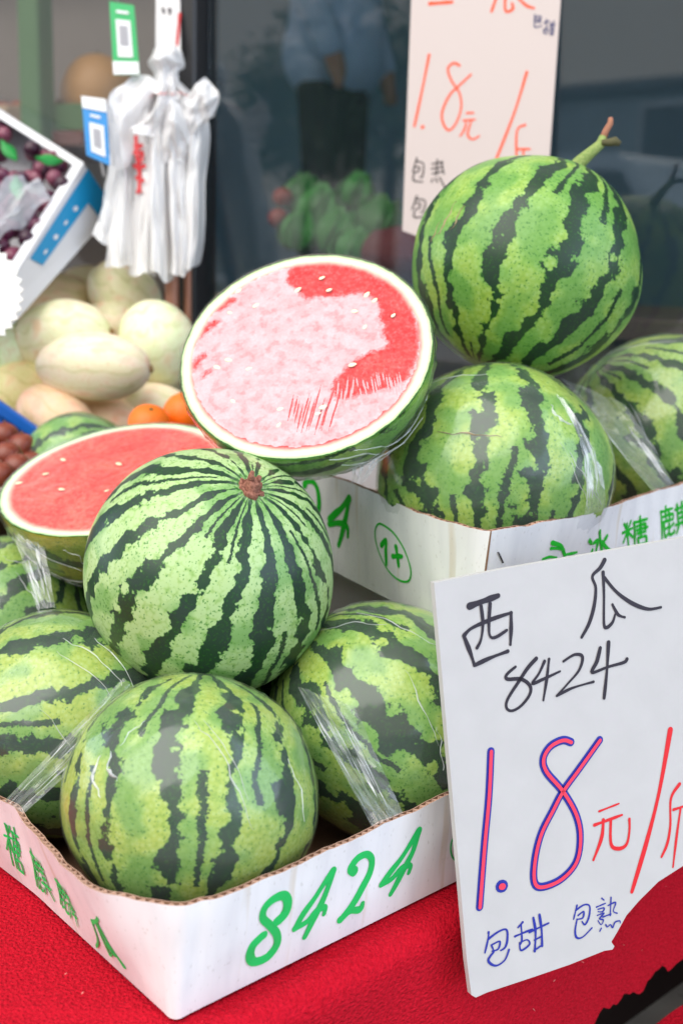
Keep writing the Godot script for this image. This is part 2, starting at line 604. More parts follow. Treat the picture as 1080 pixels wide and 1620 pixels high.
func carton(called: String, label: String, low: Array, top: Array, back: Array) -> Array:
	var c := Carton.new()
	c.low = low
	c.top = top
	c.buckle = fnl(low.size(), 14.0, FastNoiseLite.TYPE_SIMPLEX_SMOOTH, 2)
	var t := thing(called, label, "box")
	var last := low.size() - 1.0
	var n := int(last) * 8
	var high: float = top[0].y - low[0].y
	# outside paper, with arc length as texture coordinate
	var ks := []
	var ss := [0.0]
	for i in n + 1:
		ks.append(last * i / n)
		if i:
			ss.append(ss[-1] + c.at(ks[i], 0.5).distance_to(c.at(ks[i - 1], 0.5)))
	var rows := 10
	for side in [0, 1]:
		var off := 0.0 if side == 0 else -0.0048
		var st := start()
		for i in n:
			for j in rows:
				var q := []
				for e in [[i, j], [i, j + 1], [i + 1, j + 1], [i + 1, j]]:
					var f: float = float(e[1]) / rows
					q.append([c.at(ks[e[0]], f) + c.normal(ks[e[0]]) * off, Vector2(ss[e[0]] * 2.5, (1.0 - f) * high * 2.5)])
				for k in ([0, 2, 1, 0, 3, 2] if side == 0 else [0, 1, 2, 0, 2, 3]):
					st.set_uv(q[k][1])
					st.add_vertex(q[k][0])
		part("outer_paper" if side == 0 else "inner_paper", done(st), mats.carton if side == 0 else mats.kraft, t)
	# rim: both papers as thin edges, the wave of the corrugation between them
	var lip := start(false)
	var wave := start()
	var bed := start(false)
	var fine := n * 6
	var s := 0.0
	var prev := []
	for i in fine + 1:
		var k := last * i / fine
		var nn := c.normal(k)
		var p := c.at(k, 1.0)
		if prev:
			s += p.distance_to(prev[0])
		var w := -0.0025 + sin(s * TAU / 0.0072) * 0.0017
		var rough := fnl_rim.get_noise_2d(s * 900.0, 3.0) * 0.0006
		var down := p - c.at(k, 1.0 - 0.0055 / high)
		var now := [p, p - nn * 0.0006, p - nn * 0.0042, p - nn * 0.0048, p + nn * (w + 0.0003) - Vector3(0, 0.0004 + rough, 0), p + nn * (w - 0.0003) - Vector3(0, 0.0004 + rough, 0), p - nn * 0.0014 - down, p - nn * 0.0036 - down, down]
		if prev:
			quad(lip, prev[0], prev[1], now[1], now[0])
			quad(lip, prev[2], prev[3], now[3], now[2])
			quad(bed, prev[6], prev[7], now[7], now[6])
			quad(bed, prev[1], prev[6], now[6], now[1])
			quad(bed, prev[7], prev[2], now[2], now[7])
			quad(wave, prev[4], prev[5], now[5], now[4])
			quad(wave, prev[4] - prev[8], prev[4], now[4], now[4] - now[8])
			quad(wave, prev[5], prev[5] - prev[8], now[5] - now[8], now[5])
		prev = now
	part("rim_paper", done(lip), mats.kraft_pale, t)
	part("corrugation", done(wave), mats.kraft_pale, t)
	part("rim_core", done(bed), mats.kraft, t)
	# back walls and floor
	var a: Vector3 = low[-1]
	var b: Vector3 = back[0]
	var e: Vector3 = low[0]
	for pair in [[a, b], [b, e]]:
		var len: float = pair[0].distance_to(pair[1])
		var o := part("back_wall", box_mesh(Vector3(len, high, 0.0048), 0.0005), mats.carton_plain, t)
		var x: Vector3 = (pair[1] - pair[0]).normalized()
		o.transform = Transform3D(Basis(x, Vector3.UP, x.cross(Vector3.UP)), (pair[0] + pair[1]) / 2.0 + Vector3(0, high / 2.0, 0))
	var fl := start(false)
	var mid: Vector3 = (a + b + e) / 3.0 + Vector3(0, 0.003, 0)
	var ring := []
	for i in range(0, n + 1, 4):
		ring.append(c.at(ks[i], 0.0) - c.normal(ks[i]) * 0.003 + Vector3(0, 0.003, 0))
	ring.append(b + Vector3(0, 0.003, 0))
	for i in ring.size():
		for v in [mid, ring[(i + 1) % ring.size()], ring[i]]:
			fl.add_vertex(v)
	part("bottom", done(fl), mats.kraft, t)
	return [t, c]

func print_on(box: Array, called: String, text: String, mat: Material, brush := 0.25) -> void:
	var c: Carton = box[1]
	part(called, strokes(text, func(p: Vector2) -> Array: return [c.at(clampf(p.x, 0.0, c.low.size() - 1.0), p.y), c.normal(clampf(p.x, 0.0, c.low.size() - 1.0))], 0.0005, brush, 1.95 if called == "printed_digit" else 1.25 if called == "printed_ring" else 1.5), mat, box[0])

var fnl_rim: FastNoiseLite

# liner paper: white print stock with faint flutes, scuffs and tea-coloured stains
func carton_texture(seed_: int) -> ImageTexture:
	var w := 1024
	var h := 256
	var cloud := fnl(seed_, 0.012, FastNoiseLite.TYPE_SIMPLEX_SMOOTH, 4)
	var streak := fnl(seed_ + 1, 0.05, FastNoiseLite.TYPE_SIMPLEX_SMOOTH, 2)
	var scuff := fnl(seed_ + 2, 0.09, FastNoiseLite.TYPE_SIMPLEX, 3)
	var white := Color(0.925, 0.925, 0.935)
	var grey := Color(0.80, 0.805, 0.83)
	var stain := Color(0.76, 0.68, 0.56)
	var im := Image.create(w, h, false, Image.FORMAT_RGB8)
	for y in h:
		for x in w:
			var c := white.lerp(grey, clampf(0.10 + cloud.get_noise_2d(x, y) * 0.4 + streak.get_noise_2d(x, y * 0.06) * 0.07, 0.0, 1.0))
			var st := cloud.get_noise_2d(x * 0.7 + 400.0, y * 0.25) - 0.44
			if st > 0.0:
				c = c.lerp(stain, clampf(st * 1.8, 0.0, 0.35))
			if scuff.get_noise_2d(x * 0.5, y * 2.0) > 0.70:
				c = c.lerp(Color(0.72, 0.71, 0.70), 0.35)
			im.set_pixel(x, y, c)
	return ImageTexture.create_from_image(im)

# ------------------------------------------------------------------ smooth figures
# bones: [a, b, ra, rb]; joined by a smooth minimum and meshed as surface nets
func figure(bones: Array, cell: float, blend: float) -> ArrayMesh:
	var lo: Vector3 = bones[0][0]
	var hi: Vector3 = bones[0][0]
	for b in bones:
		var r: float = maxf(b[2], b[3]) + cell * 2.0
		for p in [b[0], b[1]]:
			lo = lo.min(p - Vector3.ONE * r)
			hi = hi.max(p + Vector3.ONE * r)
	var n := Vector3i(((hi - lo) / cell).ceil()) + Vector3i.ONE
	var f := PackedFloat32Array()
	f.resize(n.x * n.y * n.z)
	for z in n.z:
		for y in n.y:
			for x in n.x:
				var p := lo + Vector3(x, y, z) * cell
				var d := 1.0
				for b in bones:
					var ab: Vector3 = b[1] - b[0]
					var h := clampf((p - b[0]).dot(ab) / maxf(ab.length_squared(), 1e-9), 0.0, 1.0)
					var e: float = p.distance_to(b[0] + ab * h) - lerpf(b[2], b[3], h)
					var k := clampf(0.5 + 0.5 * (d - e) / blend, 0.0, 1.0)
					d = lerpf(d, e, k) - blend * k * (1.0 - k)
				f[x + n.x * (y + n.y * z)] = d
	var spot := {}
	var st := start()
	for z in n.z - 1:
		for y in n.y - 1:
			for x in n.x - 1:
				var sum := Vector3.ZERO
				var hits := 0
				for e in [[0, 1], [2, 3], [4, 5], [6, 7], [0, 2], [1, 3], [4, 6], [5, 7], [0, 4], [1, 5], [2, 6], [3, 7]]:
					var pa := Vector3(e[0] & 1, (e[0] >> 1) & 1, e[0] >> 2)
					var pb := Vector3(e[1] & 1, (e[1] >> 1) & 1, e[1] >> 2)
					var va := f[x + int(pa.x) + n.x * (y + int(pa.y) + n.y * (z + int(pa.z)))]
					var vb := f[x + int(pb.x) + n.x * (y + int(pb.y) + n.y * (z + int(pb.z)))]
					if (va < 0.0) != (vb < 0.0):
						sum += pa.lerp(pb, va / (va - vb))
						hits += 1
				if hits:
					spot[Vector3i(x, y, z)] = lo + (Vector3(x, y, z) + sum / hits) * cell
	for key in spot:
		var k: Vector3i = key
		var here := f[k.x + n.x * (k.y + n.y * k.z)] < 0.0
		for ax in 3:
			var d := Vector3i.ZERO
			d[ax] = 1
			var nb := k + d
			var there := f[nb.x + n.x * (nb.y + n.y * nb.z)] < 0.0
			if here == there:
				continue
			var u := Vector3i.ZERO
			var v := Vector3i.ZERO
			u[(ax + 1) % 3] = 1
			v[(ax + 2) % 3] = 1
			if not (spot.has(k - u) and spot.has(k - v) and spot.has(k - u - v)):
				continue
			var q := [spot[k - u - v], spot[k - v], spot[k], spot[k - u]]
			if here:
				q.reverse()
			quad(st, q[0], q[1], q[2], q[3])
	return done(st)

# ------------------------------------------------------------------ the scene
func _ready() -> void:
	# camera, sky, sun, exposure
	var cam := Camera3D.new()
	cam.name = "camera"
	cam.transform = Transform3D(Basis(Vector3(0.9995, 0.0306, -0.0071), Vector3(-0.0314, 0.9739, -0.2248), Vector3(-0.0000, 0.2250, 0.9744)), Vector3(0, 0.92, 0))
	cam.near = 0.05
	cam.far = 400.0
	var lens := CameraAttributesPhysical.new()
	lens.frustum_focal_length = 26.667
	lens.frustum_focus_distance = 0.93
	lens.frustum_near = 0.05
	lens.frustum_far = 400.0
	lens.exposure_aperture = 3.0
	cam.attributes = lens
	cam.fov = 48.455
	add_child(cam)
	cam.current = true
	var sky_mat := ProceduralSkyMaterial.new()
	sky_mat.sky_top_color = Color(0.83, 0.90, 1.0)
	sky_mat.sky_horizon_color = Color(0.89, 0.93, 0.98)
	sky_mat.sky_curve = 0.12
	sky_mat.ground_horizon_color = Color(0.45, 0.45, 0.45)
	sky_mat.ground_bottom_color = Color(0.35, 0.35, 0.35)
	var sky := Sky.new()
	sky.sky_material = sky_mat
	var env := Environment.new()
	env.background_mode = Environment.BG_SKY
	env.sky = sky
	env.tonemap_mode = Environment.TONE_MAPPER_LINEAR
	env.tonemap_exposure = 3.3
	env.sdfgi_enabled = true
	env.ssao_enabled = true
	env.ssil_enabled = true
	var world := WorldEnvironment.new()
	world.name = "world_environment"
	world.environment = env
	add_child(world)
	var sun := DirectionalLight3D.new()
	sun.name = "sun"
	sun.light_energy = 0.32
	sun.light_angular_distance = 60.0
	sun.light_color = Color(1.0, 0.985, 0.96)
	sun.shadow_enabled = true
	add_child(sun)
	sun.look_at_from_position(Vector3(-1.6, 3.2, 1.9), Vector3.ZERO)

	noise_soft = fnl(4, 3.0, FastNoiseLite.TYPE_SIMPLEX_SMOOTH, 3)
	noise_fine = fnl(5, 40.0, FastNoiseLite.TYPE_SIMPLEX_SMOOTH, 2)
	fnl_rim = fnl(6, 0.02, FastNoiseLite.TYPE_SIMPLEX_SMOOTH, 2)
	make_materials()
	setting()
	street_things()
	shop_window()
	inside_the_shop()
	felt_table()
	watermelons()
	boards()
	fruit_stand()
	bags_and_cards()

func make_materials() -> void:
	rinds = [rind(11, 17, 0.76, 9.0, 0.32, 0.62), rind(23, 13, 0.84, 7.5, 0.42), rind(37, 13, 0.79, 7.5, 0.40), rind(52, 13, 0.77, 7.0, 0.5)]
	mats.stub = paint(Color.WHITE, 0.85)
	mats.stub.albedo_texture = mottled(19, 0.05, 4, Color(0.36, 0.20, 0.15), Color(0.74, 0.52, 0.44), 0.1, Color(0.25, 0.14, 0.1), 256)
	mats.stub.uv1_triplanar = true
	mats.stub.uv1_scale = Vector3.ONE * 25.0
	mats.scar = paint(Color(0.62, 0.55, 0.42), 0.8)
	mats.seed = paint(Color(0.95, 0.90, 0.76), 0.35)
	mats.film_clear = film(0.03, 0.17)
	mats.film_pleat = film(0.12, 0.04)
	mats.film_glint = film(0.40, 0.10)  # milky white: bright sky glints on the film put into the colour
	mats.kraft = paint(Color(0.52, 0.40, 0.32), 0.9, 0.2)
	mats.kraft_pale = paint(Color(0.74, 0.60, 0.53), 0.9, 0.2)
	mats.carton_plain = paint(Color(0.92, 0.92, 0.93), 0.6)
	var c := paint(Color.WHITE, 0.5)
	c.albedo_texture = carton_texture(3)
	mats.carton = c
	mats.green_print = paint(Color(0.03, 0.74, 0.36), 0.5)
	mats.green_print_old = paint(Color(0.05, 0.70, 0.14), 0.5)

func setting() -> void:
	var ground := paint(Color.WHITE, 0.9, 0.3)
	ground.albedo_texture = mottled(8, 0.02, 4, Color(0.52, 0.51, 0.50), Color(0.62, 0.61, 0.59), 0.2, Color(0.4, 0.39, 0.38))
	ground.uv1_triplanar = true
	ground.uv1_world_triplanar = true
	ground.uv1_scale = Vector3.ONE * 0.7
	var g := PlaneMesh.new()
	g.size = Vector2(600, 600)
	structure("ground", g, ground)
	# the row of houses across the street, which the shop window mirrors
	var t := thing("street_building", "pale rendered building with two rows of windows across the street, behind the viewer", "building", Vector3(0, 0, 24.0))
	part("wall", box_mesh(Vector3(44, 5.0, 6.0), 0.05), paint(Color(0.52, 0.56, 0.57), 0.9), t).position = Vector3(0, 2.5, 3.0)
	part("roof", box_mesh(Vector3(44.6, 0.3, 6.6), 0.05), paint(Color(0.36, 0.36, 0.36), 0.9), t).position = Vector3(0, 5.16, 3.0)
	var pane := paint(Color(0.10, 0.13, 0.15), 0.12)
	var frame := paint(Color(0.75, 0.75, 0.74), 0.6)
	for row in 2:
		for k in 9:
			var w := part("window", box_mesh(Vector3(1.9, 1.9, 0.08), 0.02), frame, t)
			w.position = Vector3(-18.4 + k * 4.6, 1.45 + row * 2.35, -0.03)
			part("pane", box_mesh(Vector3(1.7, 1.7, 0.04), 0.005), pane, w).position.z = -0.035

func street_things() -> void:
	var van := thing("parked_van", "pale grey delivery van parked across from the stall, behind the viewer", "van", Vector3(-6.2, 0, 8.6))
	van.rotation.y = 0.12
	var body := paint(Color(0.72, 0.76, 0.78), 0.3)
	var prof := PackedVector2Array()
	for p in [[-2250, 450], [2150, 450], [2260, 620], [2230, 1050], [1750, 1180], [1150, 1880], [1000, 1960], [-2050, 1990], [-2220, 1900], [-2280, 1000]]:
		prof.append(Vector2(p[0], -p[1]))
	part("body", extruded(prof, 1.7), body, van).position.z = 0.85
	var dark := paint(Color(0.06, 0.08, 0.09), 0.1)
	for q in [[[520, 1150], [1560, 1150], [1080, 1780], [520, 1800]], [[-800, 1150], [420, 1150], [420, 1800], [-800, 1810]], [[-2050, 1150], [-920, 1150], [-920, 1810], [-2050, 1800]]]:
		for z in [-0.862, 0.862]:
			var poly := PackedVector2Array()
			for p in q:
				poly.append(Vector2(p[0], -p[1]))
			part("side_window", extruded(poly, 0.012), dark, van).position.z = z + 0.006
	var tyre := paint(Color(0.05, 0.05, 0.05), 0.8)
	for x in [-1.45, 1.45]:
		for z in [-0.78, 0.78]:
			var st := start()
			tube(st, [Vector3(0, 0, -0.11), Vector3(0, 0, -0.09), Vector3(0, 0, 0.09), Vector3(0, 0, 0.11)], [0.28, 0.33, 0.33, 0.28], 24)
			var w := part("wheel", done(st), tyre, van)
			w.position = Vector3(x, 0.33, z)
			var rim := start()
			tube(rim, [Vector3(0, 0, -0.118), Vector3(0, 0, 0.118)], [0.19, 0.19], 18)
			part("rim", done(rim), paint(Color(0.6, 0.6, 0.62), 0.3), w)
	for z in [-0.6, 0.6]:
		part("headlight", box_mesh(Vector3(0.05, 0.18, 0.34), 0.02), paint(Color(0.85, 0.87, 0.88), 0.15), van).position = Vector3(2.24, 0.86, z)
	for k in 3:
		var t := thing("street_tree", ["round crowned street tree left of the parked van, behind the viewer", "street tree right of the parked van, behind the viewer", "tall street tree far along the pavement, behind the viewer"][k], "tree", [Vector3(-11.5, 0, 11.0), Vector3(-3.4, 0, 11.5), Vector3(-16.5, 0, 14.0)][k], "trees along the street")
		var rng := RandomNumberGenerator.new()
		rng.seed = 300 + k
		var st := start()
		tube(st, [Vector3.ZERO, Vector3(0.05, 1.2, 0), Vector3(0.0, 2.4, 0.05), Vector3(0.1, 3.6, 0)], [0.16, 0.12, 0.09, 0.05], 10)
		for j in 7:
			var a := j * 2.4
			tube(st, [Vector3(0, 2.0 + 0.2 * j, 0), Vector3(cos(a) * 0.6, 2.6 + 0.2 * j, sin(a) * 0.6), Vector3(cos(a) * 1.2, 3.0 + 0.2 * j, sin(a) * 1.2)], [0.05, 0.035, 0.015], 6)
		part("trunk", done(st), paint(Color(0.30, 0.24, 0.19), 0.9), t)
		var leaf := SurfaceTool.new()
		leaf.begin(Mesh.PRIMITIVE_TRIANGLES)
		quad(leaf, Vector3(-0.5, 0, 0), Vector3(0, 0.15, 0.3), Vector3(0.5, 0, 0), Vector3(0, 0.15, -0.3))
		leaf.generate_normals()
		var mm := MultiMesh.new()
		mm.transform_format = MultiMesh.TRANSFORM_3D
		mm.mesh = leaf.commit()
		mm.instance_count = 5000
		for j in mm.instance_count:
			var a := (j % 26) * 2.4
			var c := Vector3(cos(a) * 1.1, 2.5 + (j % 26) * 0.075, sin(a) * 1.1)
			var d := Vector3(rng.randfn(), rng.randfn() * 0.8, rng.randfn()) * 0.34
			mm.set_instance_transform(j, Transform3D(Basis.from_euler(Vector3(rng.randf() * TAU, rng.randf() * TAU, rng.randf() * TAU)).scaled(Vector3.ONE * rng.randf_range(0.10, 0.18)), c + d))
		var crown := MultiMeshInstance3D.new()
		crown.name = "crown"
		crown.multimesh = mm
		crown.material_override = paint(Color(0.22, 0.34, 0.14), 0.6)
		crown.set_meta("kind", "stuff")
		t.add_child(crown, true)

# ------------------------------------------------------------------ shop front
func glass_at(s: float, y: float, out: float) -> Vector3:
	var n := Vector3(-0.3750, 0.0000, 0.9270)
	var p := Vector3(-0.2160, 0.4000, -1.7750)
	var r := Vector3(n.z, 0, -n.x)
	return Vector3(p.x, 0, p.z) + r * s + n * out + Vector3(0, y, 0)

func glass_turn() -> Basis:
	var n := Vector3(-0.3750, 0.0000, 0.9270)
	return Basis(Vector3(n.z, 0, -n.x), Vector3.UP, n)

func shop_window() -> void:
	var dark := paint(Color(0.16, 0.16, 0.17), 0.4)
	var t := thing("shop_window", "dark framed shop window with two panes behind the stall", "window", glass_at(0, 0, 0))
	t.basis = glass_turn()
	for a in [["mullion", 0.055, 1.95, -0.03, 1.60], ["frame_post", 0.07, 1.95, 2.0, 1.60], ["frame_post", 0.07, 1.95, -1.9, 1.60]]:
		part(a[0], box_mesh(Vector3(a[1], a[2], 0.07), 0.004), dark, t).position = Vector3(a[3], a[4], 0.0)
	part("head_rail", box_mesh(Vector3(4.1, 0.09, 0.10), 0.004), dark, t).position = Vector3(0.05, 2.625, 0)
	part("sill", box_mesh(Vector3(4.1, 0.06, 0.12), 0.004), dark, t).position = Vector3(0.05, 0.594, 0)
	var glass := film(0.10, 0.0)
	glass.albedo_color = Color(0.25, 0.32, 0.36, 0.07)
	for a in [[0.0, 1.955], [-1.855, -0.06]]:
		var p := part("pane", box_mesh(Vector3(a[1] - a[0], 1.94, 0.006), 0.0005), glass, t)
		p.position = Vector3((a[0] + a[1]) / 2.0, 1.60, 0.0)
	var low := structure("shop_wall", box_mesh(Vector3(4.1, 0.56, 0.16), 0.004), paint(Color(0.20, 0.20, 0.21), 0.8))
	low.transform = Transform3D(glass_turn(), glass_at(0.05, 0.28, 0.0))
	var up := structure("shop_wall", box_mesh(Vector3(8.1, 1.6, 0.2), 0.004), paint(Color(0.62, 0.60, 0.57), 0.85))
	up.transform = Transform3D(glass_turn(), glass_at(-1.95, 3.475, 0.0))

func inside_the_shop() -> void:
	var b := glass_turn()
	var plaster := paint(Color(0.42, 0.58, 0.66), 0.9)
	for a in [["shop_floor", Vector3(8.1, 0.1, 5.0), glass_at(-1.95, 0.57, -2.6), Color(0.28, 0.40, 0.45)], ["shop_ceiling", Vector3(8.1, 0.1, 5.0), glass_at(-1.95, 2.75, -2.6), Color(0.52, 0.68, 0.76)]]:
		structure(a[0], box_mesh(a[1], 0.01), paint(a[3], 0.6)).transform = Transform3D(b, a[2])
	structure("shop_wall", box_mesh(Vector3(8.1, 2.3, 0.1), 0.01), plaster).transform = Transform3D(b, glass_at(-1.95, 1.6, -5.15))  # room run on past the panes; open front added to let in daylight
	for s in [-6.05, 2.15]:
		structure("shop_wall", box_mesh(Vector3(0.1, 2.3, 5.1), 0.01), plaster).transform = Transform3D(b, glass_at(s, 1.6, -2.6))
	# counter with leafy heads
	var c := thing("shop_counter", "low dark counter behind the glass under the green heads", "counter", glass_at(0.30, 0.62, -0.75))
	c.basis = b
	part("counter_top", box_mesh(Vector3(1.2, 0.04, 0.6), 0.004), paint(Color(0.25, 0.2, 0.18), 0.6), c).position.y = 0.18
	part("counter_body", box_mesh(Vector3(1.16, 0.16, 0.56), 0.004), paint(Color(0.2, 0.19, 0.19), 0.7), c).position.y = 0.08
	var words := ["green leafy head on the counter, farthest left", "green leafy head beside a red tomato, tallest of the heap", "green leafy head low in the heap by the bag reflection", "green leafy head in the middle of the heap", "large green leafy head nearest the pink board", "small green leafy head at the back of the heap", "green leafy head lowest in the heap above the cut melon"]
	var i := 0
	for h in [[Vector3(-0.1016, 1.0310, -2.4374), Vector3(0.3123, 0.9256, -0.2137), 0.0352, 0.0317], [Vector3(-0.0602, 0.9994, -2.3275), Vector3(0.3123, 0.9256, -0.2137), 0.0400, 0.0360], [Vector3(-0.0978, 0.9559, -2.2662), Vector3(0.3123, 0.9256, -0.2137), 0.0342, 0.0308], [Vector3(-0.0219, 0.9535, -2.2656), Vector3(0.3123, 0.9256, -0.2137), 0.0391, 0.0352], [Vector3(0.0608, 0.9750, -2.3732), Vector3(0.3123, 0.9256, -0.2137), 0.0460, 0.0414], [Vector3(0.0125, 1.0485, -2.5954), Vector3(0.3123, 0.9256, -0.2137), 0.0333, 0.0300], [Vector3(0.0082, 0.9233, -2.2073), Vector3(0.3123, 0.9256, -0.2137), 0.0358, 0.0323]]:
		var head := thing("leafy_head", words[i] + ", behind the glass", "vegetable", h[0], "green heads behind the glass")
		head.basis = facing(h[1])
		leafy(head, h[2] * 1.25, i)
		i += 1
	i = 0
	for p in [Vector3(-0.1388, 1.0187, -2.3833), Vector3(-0.1432, 0.9761, -2.3221), Vector3(0.1301, 1.0164, -2.4341)]:
		var tm := thing("tomato", ["red tomato at the left behind the glass, beside the tallest green head", "red tomato low behind the glass under the green heads", "red tomato behind the glass at the edge of the pink board"][i], "tomato", p, "red tomatoes behind the glass")
		part("skin", melon_shape(0.021, 0.019, 70 + i, 0.0, 0.0, 18, 12), paint(Color(0.48, 0.15, 0.11), 0.5), tm)
		var st := start()
		tube(st, [Vector3(0, 0.016, 0), Vector3(0, 0.023, 0.001)], [0.003, 0.0015], 6)
		part("stem", done(st), paint(Color(0.2, 0.36, 0.12), 0.8), tm)
		i += 1
	var mo: Array = [Vector3(0.1102, 0.9113, -2.2045), Vector3(0.9995, 0.0306, -0.0071), 0.0896, 0.0549]
	var mound := thing("produce_sack", "dark red sack of produce slumped behind the glass below the pink board", "sack", mo[0])
	var crease := fnl(61, 9.0, FastNoiseLite.TYPE_SIMPLEX, 3)
	part("sack_cloth", sheet_mesh(40, 26, func(u: float, v: float) -> Vector3:
		var lat := v * PI
		var p := Vector3(sin(lat) * cos(u * TAU), cos(lat), -sin(lat) * sin(u * TAU))
		return p * Vector3(mo[2] * 1.1, mo[3], mo[2] * 0.9) * (1.0 + 0.10 * absf(crease.get_noise_3dv(p * 0.2)))), paint(Color(0.34, 0.10, 0.11), 0.85), mound)
	shelf_left()
	person()

func leafy(head: Node3D, r: float, seed_: int) -> void:
	var rng := RandomNumberGenerator.new()
	rng.seed = seed_ + 400
	part("heart", melon_shape(r * 0.72, r * 0.8, seed_ + 80, 0.0, 0.0, 20, 14), paint(Color(0.32, 0.52, 0.16), 0.6), head)
	for k in 7:
		var a := TAU * k / 7.0 + rng.randf_range(-0.3, 0.3)
		var tilt := rng.randf_range(0.1, 0.5)
		var leaf := sheet_mesh(8, 8, func(u: float, v: float) -> Vector3:
			var w := sin(PI * clampf(v * 0.9 + 0.08, 0.0, 1.0)) * 0.75
			var x := (u - 0.5) * 2.0 * w
			var out := 0.78 + 0.12 * sin(v * 4.0) - 0.22 * x * x + 0.04 * sin(u * 19.0 + v * 7.0)
			return Vector3(x, v * 1.9 - 0.95, out * (0.55 + 0.45 * sin(PI * minf(v + 0.12, 1.0)))) * r)
		var o := part("leaf", leaf, paint(Color(0.16, 0.44 + rng.randf_range(-0.06, 0.06), 0.14), 0.55), head)
		o.basis = Basis(Vector3.UP, a) * Basis(Vector3.RIGHT, tilt * 0.4)

func shelf_left() -> void:
	var b := glass_turn()
	var t := thing("shop_shelf", "taupe backed shelf behind the left pane with a green post", "shelf", glass_at(-1.15, 0.62, -0.55))
	t.basis = b
	part("back_board", box_mesh(Vector3(1.3, 1.35, 0.03), 0.004), paint(Color(0.50, 0.46, 0.43), 0.8), t).position = Vector3(0, 0.86, -0.30)
	part("top_panel", box_mesh(Vector3(1.3, 0.5, 0.05), 0.004), paint(Color(0.16, 0.19, 0.17), 0.6), t).position = Vector3(-0.05, 1.18, -0.20)
	for y in [1.210 - 0.62 - 0.094, 0.12]:
		part("shelf_board", box_mesh(Vector3(1.3, 0.03, 0.42), 0.004), paint(Color(0.42, 0.22, 0.18), 0.7), t).position = Vector3(0, y, -0.06)
	part("post", box_mesh(Vector3(0.05, 1.6, 0.05), 0.004), paint(Color(0.28, 0.44, 0.25), 0.6), t).position = Vector3(-0.597 + 1.15, 0.8, 0.16)
	var pom := thing("pomelo", "tan round pomelo on the shelf behind the blue price card", "pomelo", glass_at(-0.528, 1.210, -0.50))
	part("peel", melon_shape(0.075, 0.078, 77, 0.0, 0.0, 30, 20), paint(Color(0.72, 0.52, 0.28), 0.5), pom)
	var st := start()
	tube(st, [Vector3(0, 0.07, 0), Vector3(0, 0.082, 0)], [0.006, 0.004], 8)
	part("stem", done(st), paint(Color(0.3, 0.3, 0.15), 0.9), pom)
	var rng := RandomNumberGenerator.new()
	rng.seed = 9
	for k in 4:
		var s: float = [-0.793, -0.696, -0.624, -0.555][k]
		var f := thing("fruit_tray", ["dark red fruit tray at the far left of the shelf behind the glass", "fruit tray of pale wood on the shelf behind the grape carton", "brown fruit tray on the shelf left of the green post", "green leaf filled tray on the shelf behind the blue card"][k], "tray", glass_at(s, 1.210 - 0.078, -0.50), "trays on the shelf behind the glass")
		f.basis = b
		part("tray_front", box_mesh(Vector3(0.12, 0.05, 0.012), 0.002), paint([Color(0.35, 0.12, 0.10), Color(0.72, 0.62, 0.5), Color(0.4, 0.25, 0.16), Color(0.25, 0.4, 0.2)][k], 0.7), f).position = Vector3(0, 0.025, 0.09)
		part("tray_base", box_mesh(Vector3(0.12, 0.012, 0.18), 0.002), paint(Color(0.4, 0.3, 0.22), 0.8), f).position = Vector3(0, 0.006, 0)
		for q in 6:
			var o := part("fruit", melon_shape(0.024, 0.023, q, 0.0, 0.0, 12, 8), paint([Color(0.5, 0.12, 0.1), Color(0.6, 0.3, 0.2), Color(0.45, 0.3, 0.15), Color(0.25, 0.42, 0.18)][k], 0.5), f)
			o.position = Vector3(-0.035 + 0.036 * (q % 3), 0.035 + rng.randf_range(0, 0.01), 0.04 - 0.05 * (q / 3))

